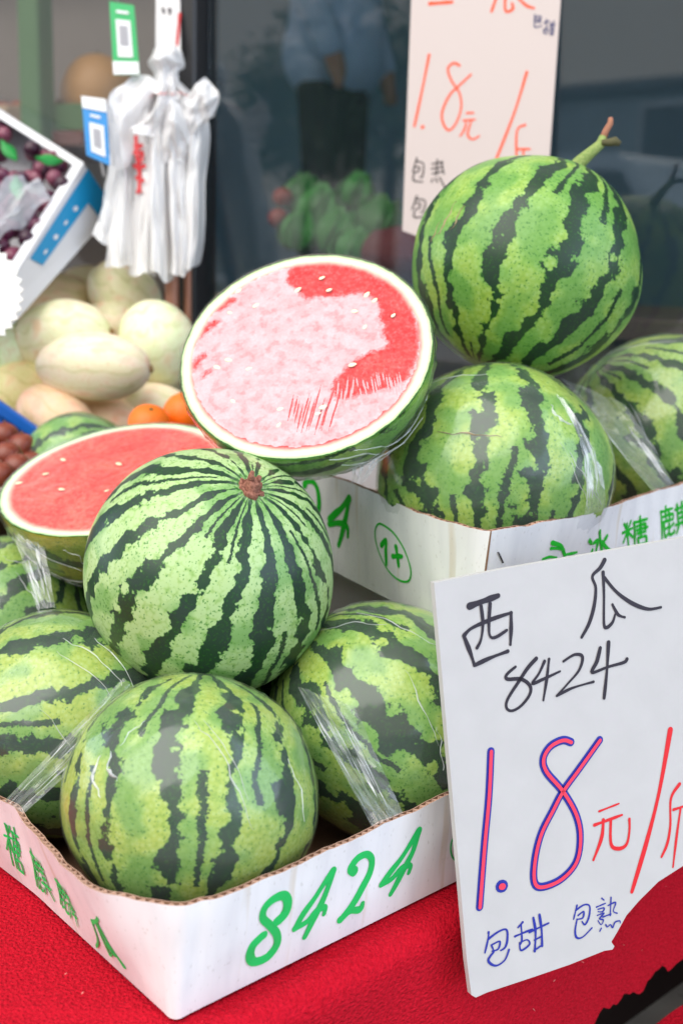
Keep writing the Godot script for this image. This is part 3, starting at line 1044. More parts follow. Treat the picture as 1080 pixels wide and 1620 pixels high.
func person() -> void:
	var at := Vector3(-0.0735, 0.9191, -4.1050)
	at.y = 0.62
	var t := thing("person", "person in a pale blue shirt and dark trousers standing inside the shop", "person", at)
	t.rotation.y = 1.15
	var skin := paint(Color(0.72, 0.55, 0.45), 0.6)
	var body := [
		[Vector3(0, 0.92, 0), Vector3(0, 1.38, 0.0), 0.11, 0.10], [Vector3(0, 1.38, 0), Vector3(0, 1.50, 0.02), 0.06, 0.05],
		[Vector3(0, 1.60, 0.02), Vector3(0, 1.66, 0.01), 0.085, 0.09], [Vector3(0, 1.55, 0.04), Vector3(0, 1.56, 0.05), 0.055, 0.05], [Vector3(0, 1.59, 0.10), Vector3(0, 1.575, 0.115), 0.014, 0.016],
		[Vector3(-0.16, 1.38, 0), Vector3(-0.23, 1.12, 0.01), 0.05, 0.04], [Vector3(-0.23, 1.12, 0.01), Vector3(-0.22, 0.90, 0.10), 0.038, 0.028],
		[Vector3(0.16, 1.38, 0), Vector3(0.23, 1.12, 0.01), 0.05, 0.04], [Vector3(0.23, 1.12, 0.01), Vector3(0.22, 0.90, 0.10), 0.038, 0.028],
	]
	for s in [-1, 1]:
		for k in 4:
			body.append([Vector3(s * 0.22, 0.90, 0.10), Vector3(s * (0.205 + 0.01 * k), 0.80 + 0.008 * absf(k - 1.5), 0.105 + 0.012 * k), 0.016, 0.009])
		body.append([Vector3(s * 0.21, 0.89, 0.11), Vector3(s * 0.19, 0.84, 0.14), 0.013, 0.010])
	part("body", figure(body, 0.02, 0.025), skin, t)
	var legs := [[Vector3(0, 0.88, 0), Vector3(0, 0.98, 0), 0.13, 0.12]]
	for s in [-1, 1]:
		legs.append([Vector3(s * 0.085, 0.86, 0), Vector3(s * 0.10, 0.47, 0.015), 0.092, 0.065])
		legs.append([Vector3(s * 0.10, 0.47, 0.015), Vector3(s * 0.11, 0.10, -0.02), 0.066, 0.052])
	part("trousers", figure(legs, 0.025, 0.03), paint(Color(0.11, 0.12, 0.14), 0.8), t)
	var shirt := [[Vector3(0, 0.95, 0), Vector3(0, 1.36, 0), 0.165, 0.13], [Vector3(-0.13, 1.38, 0), Vector3(0.13, 1.38, 0), 0.075, 0.075], [Vector3(-0.06, 0.93, 0), Vector3(0.06, 0.93, 0), 0.15, 0.15]]
	for s in [-1, 1]:
		shirt.append([Vector3(s * 0.16, 1.38, 0), Vector3(s * 0.235, 1.10, 0.01), 0.07, 0.06])
		shirt.append([Vector3(s * 0.235, 1.10, 0.01), Vector3(s * 0.222, 0.93, 0.09), 0.058, 0.048])
	part("shirt", figure(shirt, 0.025, 0.03), paint(Color(0.72, 0.85, 0.98), 0.8), t)
	var hair := [[Vector3(0, 1.665, -0.012), Vector3(0, 1.62, -0.03), 0.10, 0.09]]
	part("hair", figure(hair, 0.02, 0.02), paint(Color(0.06, 0.05, 0.05), 0.5), t)
	for s in [-1, 1]:
		var st := start()
		tube(st, [Vector3(s * 0.11, 0.05, -0.07), Vector3(s * 0.112, 0.05, 0.03), Vector3(s * 0.12, 0.035, 0.14), Vector3(s * 0.12, 0.03, 0.18)], [0.045, 0.05, 0.042, 0.02], 12)
		part("shoe", done(st), paint(Color(0.1, 0.1, 0.1), 0.5), t)
		var eye := part("eye", melon_shape(0.011, 0.008, 3, 0, 0, 10, 8), paint(Color(0.08, 0.06, 0.05), 0.2), t)
		eye.position = Vector3(s * 0.034, 1.625, 0.098)

# ------------------------------------------------------------------ table
func bx(l: float, r: float, y: float) -> Vector3:
	return CORNER + EL * l + ER * r + Vector3(0, y, 0)

func felt_table() -> void:
	var t := thing("felt_table", "low table covered in bright red felt with a ragged hanging hem", "table")
	var felt := paint(Color.WHITE, 0.95, 0.25)
	felt.albedo_texture = mottled(31, 0.05, 5, Color(0.62, 0.03, 0.11), Color(0.84, 0.10, 0.19), 0.05, Color(0.50, 0.0, 0.06), 1024)
	felt.uv1_scale = Vector3.ONE * 5.0
	felt.uv1_triplanar = true
	felt.heightmap_enabled = true
	felt.heightmap_texture = bump_texture(33, 0.05, 5, 1024)
	felt.heightmap_scale = 0.28
	var ragged := fnl(41, 9.0, FastNoiseLite.TYPE_SIMPLEX, 4)
	var soft := fnl(42, 4.0, FastNoiseLite.TYPE_SIMPLEX_SMOOTH, 3)
	part("felt_cloth", sheet_mesh(330, 130, func(u: float, v: float) -> Vector3:
		var r := lerpf(-0.85, 1.15, u)
		var hem := 0.185 + 0.035 * ragged.get_noise_2d(r, 0.0) + 0.02 * sin(r * 7.0)
		var s := lerpf(-0.62, 0.035 + hem, v)          # along the cloth, front edge near zero
		var bend := 0.022
		var p: Vector3
		if s < 0.0:
			p = bx(-0.012 - s, r, 0.0)
		elif s < bend * PI / 2:
			var a := s / bend
			p = bx(-0.012 - bend * sin(a), r, -bend * (1.0 - cos(a)))
		else:
			var d := s - bend * PI / 2
			p = bx(-0.012 - bend - 0.03 * d - 0.012 * d / 0.2 * sin(r * 21.0 + 2.0 * sin(r * 6.0)), r, -bend - d)
		var n := soft.get_noise_3dv(p) * 0.0016 + noise_fine.get_noise_3dv(p) * 0.0006
		return p + (Vector3.UP if s < 0.0 else -EL) * n - Vector3(0, 0.002, 0)), felt, t)
	var wood := paint(Color(0.20, 0.13, 0.10), 0.8)
	var top := part("table_top", box_mesh(Vector3(1.96, 0.03, 0.63), 0.004), wood, t)
	top.transform = Transform3D(Basis(ER, Vector3.UP, ER.cross(Vector3.UP)), bx(0.305, 0.15, -0.020))
	var shade_panel := part("added_shade_panel", box_mesh(Vector3(1.70, TABLE - 0.045, 0.015), 0.003), paint(Color(0.16, 0.10, 0.10), 0.85), t)  # dark panel added to stand for the shade beneath the table
	shade_panel.transform = Transform3D(Basis(ER, Vector3.UP, ER.cross(Vector3.UP)), bx(0.09, 0.10, -0.037 - (TABLE - 0.045) / 2.0))
	for a in [[0.05, 0.95], [0.05, -0.75], [0.55, 0.95], [0.55, -0.75]]:
		var leg := part("leg", box_mesh(Vector3(0.05, TABLE - 0.035, 0.05), 0.004), wood, t)
		leg.position = bx(a[0], a[1], -0.035 - (TABLE - 0.035) / 2.0)
	# the nap of the felt: short loose fibres
	var hair := SurfaceTool.new()
	hair.begin(Mesh.PRIMITIVE_TRIANGLES)
	for k in 2:
		var z0 := k * 0.5
		var z1 := z0 + 0.5
		quad(hair, Vector3(-0.5 + 0.2 * k, z0 * (1.0 - 0.3 * k), 0.0), Vector3(0.5 - 0.2 * k, z0 * (1.0 - 0.3 * k), 0.0), Vector3(0.3 - 0.2 * k, z1 * 0.85, z1 * z1 * 0.5), Vector3(-0.3 + 0.2 * k, z1 * 0.85, z1 * z1 * 0.5))
	hair.generate_normals()
	var nap := MultiMesh.new()
	nap.transform_format = MultiMesh.TRANSFORM_3D
	nap.mesh = hair.commit()
	nap.instance_count = 60000
	var dice := RandomNumberGenerator.new()
	dice.seed = 77
	for k in nap.instance_count:
		var p := Vector3.ZERO
		var up := Vector3.UP
		var r := dice.randf_range(-0.42, 0.72)
		if k % 5 < 3:
			p = bx(dice.randf_range(-0.012, 0.34) if r < 0.0 else dice.randf_range(-0.012, 0.02), r, 0.0)
		elif k % 5 == 3:
			var a := dice.randf() * PI / 2
			p = bx(-0.012 - 0.022 * sin(a), r, -0.022 * (1.0 - cos(a)))
			up = (Vector3.UP * cos(a) - EL * sin(a)).normalized()
		else:
			var d := dice.randf_range(0.0, 0.16)
			p = bx(-0.034 - 0.03 * d - 0.012 * d / 0.2 * sin(r * 21.0 + 2.0 * sin(r * 6.0)), r, -0.022 - d)
			up = (-EL + Vector3.UP * 0.1).normalized()
		p += up * (soft.get_noise_3dv(p) * 0.0016 - 0.0004) - Vector3(0, 0.002, 0)
		var lean := (up * 0.55 + Vector3(dice.randf_range(-1, 1), dice.randf_range(-0.5, 1), dice.randf_range(-1, 1)) * 0.9).normalized()
		var x := lean.cross(up + Vector3(0.01, 0, 0.02)).normalized()
		var size := dice.randf_range(0.0014, 0.0034)
		nap.set_instance_transform(k, Transform3D(Basis(x * 0.00030, lean * size, x.cross(lean) * size), p))
	var fibres := MultiMeshInstance3D.new()
	fibres.name = "felt_nap"
	fibres.multimesh = nap
	fibres.material_override = paint(Color(0.78, 0.08, 0.17), 0.9, 0.2)
	fibres.set_meta("kind", "stuff")
	t.add_child(fibres, true)
	# lint and crumbs on the felt
	var st := start(false)
	var rng := RandomNumberGenerator.new()
	rng.seed = 12
	for k in 70:
		var front := k % 2 == 0
		var p := bx(rng.randf_range(-0.03, 0.3), rng.randf_range(-0.4, -0.03), 0.001) if not front else bx(-0.037 - 0.002, rng.randf_range(0.0, 0.75), rng.randf_range(-0.17, -0.03))
		var d := Vector3(rng.randf_range(-1, 1), rng.randf_range(-0.4, 0.4), rng.randf_range(-1, 1)).normalized() * rng.randf_range(0.0008, 0.003)
		var e := d.cross(Vector3(0.3, 1, 0.2)).normalized() * 0.0005
		var up := (-EL if front else Vector3.UP) * 0.0012
		quad(st, p - d + up, p + e + up * 1.4, p + d + up, p - e + up * 1.2)
	var lint := part("lint", done(st), paint(Color(0.86, 0.60, 0.56), 0.9), t)
	lint.set_meta("kind", "stuff")
	# the lower red cloth that shows under the hem at the right
	var low := thing("felt_step", "low box under red felt beneath the table hem at the right", "box")
	part("felt_cover", sheet_mesh(40, 30, func(u: float, v: float) -> Vector3:
		var p := bx(-0.07, lerpf(0.56, 1.1, u), 0.0)
		var s := lerpf(-0.03, 0.22, v)
		var q := p + EL * (-0.005 if s > 0.0 else -s) + Vector3(0, -0.25 - maxf(s, 0.0), 0)
		return q + Vector3.UP * noise_soft.get_noise_3dv(q * 3.0) * 0.006), felt, low)

# ------------------------------------------------------------------ melons and cartons
func watermelons() -> void:
	var at := {"main": [Vector3(-0.1139, 0.6398, -0.9668), 0.1105, 0.1067, Vector3(0.3718, 0.8145, 0.4453)], "front": [Vector3(-0.1084, 0.5033, -0.8070), 0.0973, 0.0944, Vector3(0.0314, 0.8581, -0.5126)], "left": [Vector3(-0.2424, 0.5054, -0.9354), 0.0984, 0.1033, Vector3(0.9492, 0.0949, -0.3000)], "right": [Vector3(0.0467, 0.5097, -0.9521), 0.1037, 0.1078, Vector3(-0.7718, 0.5793, -0.2623)], "rear_left": [Vector3(-0.3518, 0.5091, -1.1578), 0.1031, 0.1031, Vector3(0.6456, 0.7636, -0.0047)], "rear_mid": [Vector3(-0.2142, 0.5010, -1.2137), 0.0960, 0.1000, Vector3(0.8272, 0.5489, 0.1204)], "rear_right": [Vector3(-0.0930, 0.5000, -1.0942), 0.0940, 0.0970, Vector3(0.2801, 0.9599, -0.0099)], "upper_front": [Vector3(0.1482, 0.7055, -1.1000), 0.1145, 0.1125, Vector3(-0.0002, 0.9081, -0.4189)], "upper_right": [Vector3(0.3861, 0.7143, -1.3483), 0.1190, 0.1220, Vector3(-0.7352, 0.6768, -0.0381)], "top": [Vector3(0.1843, 0.9061, -1.2181), 0.1190, 0.1135, Vector3(0.3940, 0.8883, -0.2361)], "far_left": [Vector3(-0.3280, 0.6382, -1.3923), 0.0740, 0.0760, Vector3(0.7479, 0.6598, 0.0726)]}
	var front := carton("front_carton", "white open carton printed 8424 in green on the red felt, holding the front watermelons", [Vector3(-0.5189, 0.4010, -1.1410), Vector3(-0.3716, 0.4010, -0.9776), Vector3(-0.3009, 0.4010, -0.8932), Vector3(-0.2424, 0.4010, -0.8343), Vector3(-0.2169, 0.4010, -0.8060), Vector3(-0.1882, 0.4010, -0.7741), Vector3(-0.1560, 0.4010, -0.7384), Vector3(-0.1373, 0.4010, -0.7177), Vector3(-0.1259, 0.4010, -0.7050), Vector3(-0.1138, 0.4010, -0.6917), Vector3(-0.1071, 0.4010, -0.6842), Vector3(-0.1008, 0.4010, -0.6832), Vector3(-0.0934, 0.4010, -0.6899), Vector3(-0.0785, 0.4010, -0.7033), Vector3(-0.0407, 0.4010, -0.7374), Vector3(0.0009, 0.4010, -0.7749), Vector3(0.0477, 0.4010, -0.8171), Vector3(0.0930, 0.4010, -0.8580), Vector3(0.1487, 0.4010, -0.9082), Vector3(0.2082, 0.4010, -0.9617)], [Vector3(-0.5219, 0.4900, -1.1383), Vector3(-0.3939, 0.4900, -0.9575), Vector3(-0.3351, 0.4900, -0.8624), Vector3(-0.2602, 0.4900, -0.8182), Vector3(-0.2348, 0.4900, -0.7900), Vector3(-0.2097, 0.4900, -0.7547), Vector3(-0.1813, 0.4900, -0.7157), Vector3(-0.1650, 0.4900, -0.7007), Vector3(-0.1520, 0.4900, -0.6922), Vector3(-0.1297, 0.4900, -0.6854), Vector3(-0.1143, 0.4900, -0.6818), Vector3(-0.0974, 0.4900, -0.6809), Vector3(-0.0858, 0.4900, -0.6860), Vector3(-0.0698, 0.4900, -0.6936), Vector3(-0.0319, 0.4900, -0.7278), Vector3(0.0076, 0.4900, -0.7675), Vector3(0.0524, 0.4900, -0.8119), Vector3(0.0971, 0.4900, -0.8535), Vector3(0.1507, 0.4900, -0.9060), Vector3(0.2082, 0.4900, -0.9617)], [Vector3(-0.2070, 0.4010, -1.4222)])
	var fp := {"digit_a": "4.6:13.972 0.543 14.088 0.588 14.109 0.684 14.029 0.767 13.876 0.785 13.721 0.731 13.707 0.634 13.843 0.528 13.988 0.399 14.013 0.287 13.881 0.207 13.671 0.222 13.579 0.298 13.594 0.397 13.712 0.449 13.767 0.455", "digit_b": "3.6:14.883 0.779 14.762 0.703 14.602 0.581 14.439 0.480 14.313 0.358;3.9:14.883 0.779 14.833 0.643 14.752 0.498 14.632 0.363 14.515 0.223;3.3:14.311 0.365 14.518 0.374 14.672 0.436 14.823 0.437 14.819 0.371", "digit_c": "4.3:15.290 0.658 15.218 0.714 15.328 0.787 15.472 0.783 15.581 0.696 15.571 0.561 15.435 0.430 15.282 0.305 15.124 0.224;3.6:15.123 0.228 15.290 0.264 15.455 0.231 15.489 0.282", "digit_d": "3.6:16.411 0.777 16.282 0.691 16.113 0.562 15.940 0.468 15.789 0.382;3.9:16.411 0.777 16.338 0.613 16.243 0.496 16.117 0.345 15.995 0.221;3.3:15.789 0.382 15.974 0.388 16.154 0.454 16.313 0.441 16.301 0.366", "ring": "2.1:17.519 0.285 17.519 0.242 17.504 0.207 17.475 0.182 17.434 0.169 17.385 0.168 17.329 0.180 17.272 0.204 17.217 0.238 17.168 0.279 17.128 0.325 17.099 0.373 17.084 0.420 17.084 0.461 17.098 0.496 17.126 0.520 17.166 0.534 17.215 0.535 17.270 0.523 17.328 0.500 17.383 0.467 17.434 0.426 17.475 0.380 17.504 0.332 17.519 0.285", "tang": "1.8:2.916 0.724 2.904 0.631;1.8:2.996 0.720 2.939 0.637;1.8:2.829 0.582 2.960 0.576;1.8:2.946 0.718 2.755 0.218;1.8:2.878 0.554 2.764 0.405;1.8:2.887 0.552 2.890 0.414;1.8:3.104 0.731 3.083 0.672;1.8:3.009 0.667 3.152 0.646;1.8:3.016 0.666 2.937 0.468 2.827 0.206;1.8:3.004 0.581 3.097 0.563 3.048 0.422;1.8:2.973 0.511 3.098 0.488;1.8:2.953 0.440 3.048 0.422;1.8:3.068 0.631 2.977 0.373;1.8:2.926 0.345 2.875 0.204;1.8:2.926 0.345 3.016 0.329 2.967 0.188;1.8:2.879 0.215 2.971 0.200", "qi": "1.8:3.847 0.654 3.820 0.602;1.8:3.683 0.597 3.962 0.590;1.8:3.689 0.597 3.553 0.404 3.361 0.162;1.8:3.664 0.511 3.915 0.505 3.884 0.424;1.8:3.613 0.425 3.884 0.424;1.8:3.771 0.561 3.698 0.425;1.8:3.853 0.558 3.791 0.424;1.8:3.595 0.383 3.472 0.176 3.603 0.216;1.8:3.545 0.298 3.675 0.320;1.8:3.740 0.383 3.648 0.196 3.815 0.201 3.830 0.242;1.8:3.864 0.353 3.707 0.300;1.8:4.004 0.553 4.277 0.543;1.8:4.090 0.619 4.010 0.314;1.8:4.217 0.612 4.180 0.316;1.8:4.051 0.472 4.199 0.469;1.8:4.031 0.393 4.190 0.393;1.8:3.900 0.313 4.282 0.318;1.8:4.020 0.285 3.883 0.183;1.8:4.159 0.287 4.259 0.195", "lin": "1.6:4.901 0.610 4.877 0.566;1.6:4.770 0.566 4.986 0.553;1.6:4.775 0.565 4.664 0.414 4.511 0.226;1.6:4.752 0.495 4.942 0.478 4.909 0.407;1.6:4.709 0.427 4.909 0.407;1.6:4.837 0.533 4.772 0.421;1.6:4.899 0.528 4.841 0.414;1.6:4.694 0.392 4.589 0.226 4.686 0.246;1.6:4.651 0.324 4.747 0.332;1.6:4.799 0.381 4.715 0.224 4.833 0.210 4.849 0.246;1.6:4.887 0.344 4.768 0.311;1.6:5.076 0.583 5.085 0.536;1.6:5.201 0.579 5.162 0.530;1.6:5.000 0.510 5.227 0.496;1.6:5.142 0.583 5.081 0.390;1.6:5.102 0.492 4.970 0.410;1.6:5.123 0.490 5.197 0.388;1.6:5.005 0.379 4.902 0.277;1.6:4.998 0.361 5.057 0.354 4.878 0.186;1.6:5.090 0.342 5.185 0.336;1.6:5.058 0.278 5.181 0.264;1.6:5.144 0.364 5.087 0.150", "gua": "2.8:6.580 0.637 6.273 0.560 5.990 0.498;2.8:5.990 0.498 5.878 0.284 5.558 0.091;2.8:6.268 0.539 6.227 0.364 6.185 0.190 6.433 0.280;2.8:6.367 0.347 6.506 0.245;2.8:6.413 0.566 6.528 0.366 6.854 0.175", "bing": "1.8:2.601 0.894 2.585 0.809;1.8:2.436 0.531 2.533 0.664;1.8:2.706 0.928 2.522 0.403 2.516 0.459;1.8:2.593 0.779 2.625 0.755 2.482 0.503;1.8:2.701 0.774 2.629 0.674;1.8:2.637 0.707 2.614 0.386"}
	for k in fp:
		print_on(front, "printed_ring" if k == "ring" else "printed_digit" if k.begins_with("digit") else "printed_character", fp[k], mats.green_print)
	var upper := carton("upper_carton", "white open carton marked with a circled 1+ in green, raised behind the price board", [Vector3(-0.1475, 0.5870, -1.3951), Vector3(-0.0731, 0.5870, -1.2737), Vector3(-0.0170, 0.5870, -1.1802), Vector3(0.0214, 0.5870, -1.1152), Vector3(0.0520, 0.5870, -1.0633), Vector3(0.0846, 0.5870, -1.0092), Vector3(0.1074, 0.5870, -0.9719), Vector3(0.1179, 0.5870, -0.9544), Vector3(0.1255, 0.5870, -0.9519), Vector3(0.1433, 0.5870, -0.9679), Vector3(0.1724, 0.5870, -0.9955), Vector3(0.2074, 0.5870, -1.0283), Vector3(0.2439, 0.5870, -1.0640), Vector3(0.3006, 0.5870, -1.1205), Vector3(0.3603, 0.5870, -1.1797), Vector3(0.4172, 0.5870, -1.2377), Vector3(0.4732, 0.5870, -1.2950), Vector3(0.5442, 0.5870, -1.3656)], [Vector3(-0.1594, 0.6900, -1.3844), Vector3(-0.0790, 0.6900, -1.2683), Vector3(-0.0207, 0.6900, -1.1768), Vector3(0.0169, 0.6900, -1.1111), Vector3(0.0438, 0.6900, -1.0559), Vector3(0.0727, 0.6900, -0.9985), Vector3(0.1072, 0.6900, -0.9542), Vector3(0.1243, 0.6900, -0.9427), Vector3(0.1307, 0.6900, -0.9431), Vector3(0.1527, 0.6900, -0.9575), Vector3(0.1824, 0.6900, -0.9843), Vector3(0.2201, 0.6900, -1.0142), Vector3(0.2539, 0.6900, -1.0528), Vector3(0.3033, 0.6900, -1.1175), Vector3(0.3597, 0.6900, -1.1805), Vector3(0.4152, 0.6900, -1.2399), Vector3(0.4699, 0.6900, -1.2987), Vector3(0.5408, 0.6900, -1.3694)], [Vector3(0.2316, 0.5870, -1.7571)])
	var up := {"ring": "2.0:4.543 0.467 4.565 0.415 4.564 0.367 4.538 0.325 4.491 0.292 4.424 0.268 4.339 0.256 4.241 0.256 4.134 0.267 4.023 0.291 3.907 0.324 3.796 0.366 3.697 0.414 3.617 0.467 3.559 0.521 3.527 0.574 3.524 0.622 3.551 0.664 3.605 0.698 3.684 0.721 3.783 0.732 3.898 0.732 4.018 0.719 4.134 0.695 4.245 0.662 4.345 0.620 4.431 0.572 4.498 0.520 4.543 0.467", "one": "3.3:3.745 0.523 3.889 0.600 3.883 0.492 3.902 0.365", "plus": "3.3:4.191 0.566 4.217 0.481 4.241 0.393;3.0:4.086 0.465 4.352 0.503", "digit_a": "4.8:2.703 0.838 2.457 0.703 2.125 0.539;4.8:2.691 0.837 2.642 0.710 2.540 0.541 2.358 0.299;4.1:2.124 0.483 2.424 0.548 2.638 0.536 2.653 0.446", "digit_b": "4.8:1.608 0.797 1.661 0.853 1.785 0.855 1.886 0.797 1.924 0.670 1.857 0.485", "leaf": "3.2:10.284 0.790 10.581 0.737 10.685 0.676 10.759 0.630;2.5:10.277 0.738 10.489 0.723 10.692 0.696;2.2:10.754 0.637 10.965 0.636 11.123 0.640;2.0:10.090 0.652 10.288 0.658 10.509 0.632", "bing": "3.4:11.492 0.719 11.609 0.680;3.4:11.684 0.521 11.714 0.605;3.4:11.835 0.775 12.073 0.491 11.985 0.514;3.4:11.694 0.671 11.844 0.674 11.837 0.522;3.4:12.090 0.711 11.992 0.642;3.4:11.963 0.658 12.321 0.511", "tang": "2.7:12.531 0.764 12.610 0.714;2.7:12.699 0.771 12.673 0.721;2.7:12.516 0.680 12.778 0.691;2.7:12.600 0.764 12.764 0.480;2.7:12.643 0.670 12.586 0.580;2.7:12.663 0.670 12.811 0.597;2.7:12.909 0.787 12.927 0.754;2.7:12.782 0.744 13.094 0.747;2.7:12.796 0.744 12.845 0.630 12.904 0.480;2.7:12.862 0.697 13.064 0.697 13.103 0.618;2.7:12.870 0.657 13.137 0.658;2.7:12.905 0.617 13.103 0.618;2.7:12.939 0.731 13.015 0.584;2.7:12.947 0.564 12.991 0.484;2.7:12.947 0.564 13.129 0.564 13.169 0.485;2.7:12.987 0.491 13.166 0.491", "qi": "2.7:13.573 0.811 13.589 0.776;2.7:13.453 0.767 13.743 0.775;2.7:13.460 0.767 13.503 0.641 13.546 0.484;2.7:13.513 0.712 13.756 0.715 13.780 0.659;2.7:13.538 0.656 13.780 0.659;2.7:13.574 0.748 13.614 0.657;2.7:13.657 0.749 13.697 0.658;2.7:13.558 0.628 13.619 0.492 13.690 0.517;2.7:13.583 0.572 13.673 0.587;2.7:13.682 0.629 13.738 0.503 13.862 0.504 13.850 0.532;2.7:13.809 0.610 13.714 0.573;2.7:13.810 0.751 14.087 0.755;2.7:13.857 0.801 13.952 0.583;2.7:13.996 0.803 14.091 0.584;2.7:13.903 0.696 14.042 0.697;2.7:13.928 0.639 14.066 0.641;2.7:13.863 0.582 14.173 0.585;2.7:13.975 0.562 13.923 0.491;2.7:14.086 0.563 14.199 0.493"}
	for k in up:
		print_on(upper, "printed_ring" if k == "ring" else "printed_leaf" if k == "leaf" else "printed_digit" if k.begins_with("digit") or k in ["one", "plus"] else "printed_character", up[k], mats.green_print_old)
	# raw brown cut at the corner of the upper carton, and its staple
	var uc: Carton = upper[1]
	part("corner_cut", strokes("2.2:7.55 0.02 7.56 0.3 7.55 0.6 7.58 1.0", func(p: Vector2) -> Array: return [uc.at(p.x, p.y), uc.normal(p.x)], 0.0004, 0.4), mats.kraft, upper[0])
	var staple := start()
	var a := uc.at(8.35, 0.80) + uc.normal(8.35) * 0.001
	var b := uc.at(8.62, 0.70) + uc.normal(8.6) * 0.001
	tube(staple, [a - uc.normal(8.35) * 0.002, a, b, b - uc.normal(8.6) * 0.002], [0.0007, 0.0007, 0.0007, 0.0007], 6)
	var steel := paint(Color(0.3, 0.3, 0.32), 0.4)
	steel.metallic = 0.9
	part("staple", done(staple), steel, upper[0])
	# carton that carries the upper one, almost wholly hidden
	var under := thing("lower_carton", "plain carton standing on the felt under the raised carton, in its shade", "box", bx(0.33, 0.66, 0.0925))
	under.basis = Basis(ER, Vector3.UP, ER.cross(Vector3.UP))
	part("carton_side", box_mesh(Vector3(0.36, 0.183, 0.42), 0.004), mats.carton_plain, under)
	part("carton_tape", box_mesh(Vector3(0.362, 0.002, 0.06), 0.0005), paint(Color(0.6, 0.5, 0.35), 0.4), under).position.y = 0.0915

	var list := {
		"main": ["bare striped watermelon on top of the front carton with its reddish stem stub facing forward", 0, Color(0.98, 1.0, 1.0), 0.5, false, "stub"],
		"front": ["film wrapped watermelon in the near corner of the 8424 carton", 1, Color(1.0, 1.0, 0.95), 1.2, true, ""],
		"left": ["film wrapped watermelon with level stripes along the left wall of the 8424 carton", 2, Color(1.0, 1.0, 0.97), 2.0, true, ""],
		"right": ["film wrapped watermelon against the right wall of the 8424 carton beside the price board", 3, Color(0.97, 1.0, 0.9), 0.6, true, ""],
		"rear_left": ["film wrapped watermelon under the flatter cut half, at the left edge", 3, Color(0.95, 1.0, 0.95), 3.1, true, ""],
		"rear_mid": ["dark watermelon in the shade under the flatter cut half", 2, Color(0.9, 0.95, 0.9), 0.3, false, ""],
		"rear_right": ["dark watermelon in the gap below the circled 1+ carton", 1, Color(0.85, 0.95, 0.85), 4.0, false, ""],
		"upper_front": ["film wrapped watermelon with a thin scratch, in the corner of the circled 1+ carton", 1, Color(0.96, 1.0, 0.9), 3.9, true, ""],
		"upper_right": ["film wrapped watermelon at the right end of the raised carton", 3, Color(0.97, 1.0, 0.92), 1.9, true, ""],
		"top": ["topmost watermelon with a long curved green stem, in front of the window", 2, Color(0.92, 0.98, 0.92), 4.4, false, "long"],
		"far_left": ["small blurred watermelon behind the flatter cut half, by the oranges", 2, Color(0.95, 1.0, 1.0), 2.6, true, ""],
	}
	var made := {}
	for k in list:
		var a2: Array = list[k]
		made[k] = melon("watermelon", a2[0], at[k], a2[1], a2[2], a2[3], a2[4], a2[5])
	# the long stem of the topmost one
	var stem_skin := paint(Color.WHITE, 0.65)
	stem_skin.albedo_texture = mottled(27, 0.03, 4, Color(0.40, 0.52, 0.22), Color(0.66, 0.70, 0.44), 0.12, Color(0.45, 0.34, 0.2), 256)
	stem_skin.uv1_triplanar = true
	stem_skin.uv1_scale = Vector3.ONE * 30.0
	relief(stem_skin, bump_texture(28, 0.06, 3, 256), 0.10, 30.0)
	var top: Node3D = made.top
	var inv := top.transform.affine_inverse()
	var base: Vector3 = at.top[0] + at.top[3] * at.top[2] * 0.955
	var cr: Vector3 = Basis(Vector3(0.9995, 0.0306, -0.0071), Vector3(-0.0314, 0.9739, -0.2248), Vector3(-0.0000, 0.2250, 0.9744)).x
	var cu: Vector3 = Basis(Vector3(0.9995, 0.0306, -0.0071), Vector3(-0.0314, 0.9739, -0.2248), Vector3(-0.0000, 0.2250, 0.9744)).y
	var mm := 0.00066
	var st := start()
	var path := []
	for p in [[0, 0], [18, 22], [36, 38], [50, 50], [54, 62]]:
		path.append(inv * (base + (cr * p[0] + cu * p[1]) * mm))
	tube(st, path, [0.0098, 0.0072, 0.0058, 0.0052, 0.0042], 10)
	part("stem", done(st), stem_skin, top)
	st = start()
	path = []
	for p in [[52, 54], [58, 70], [66, 84], [66, 92]]:
		path.append(inv * (base + (cr * p[0] + cu * p[1]) * mm))
	tube(st, path, [0.0040, 0.0036, 0.0032, 0.0024], 8)
	part("stem_tip", done(st), paint(Color(0.62, 0.42, 0.33), 0.8), top, "dried brown tip of the stem")
	st = start()
	path = []
	for p in [[50, 52], [62, 52], [72, 54], [80, 50]]:
		path.append(inv * (base + (cr * p[0] + cu * p[1]) * mm + Vector3(0, 0, 0.004)))
	tube(st, path, [0.0030, 0.0042, 0.0050, 0.0026], 7)
	part("stem_knot", done(st), paint(Color(0.34, 0.33, 0.22), 0.85), top, "withered knot beside the stem tip")
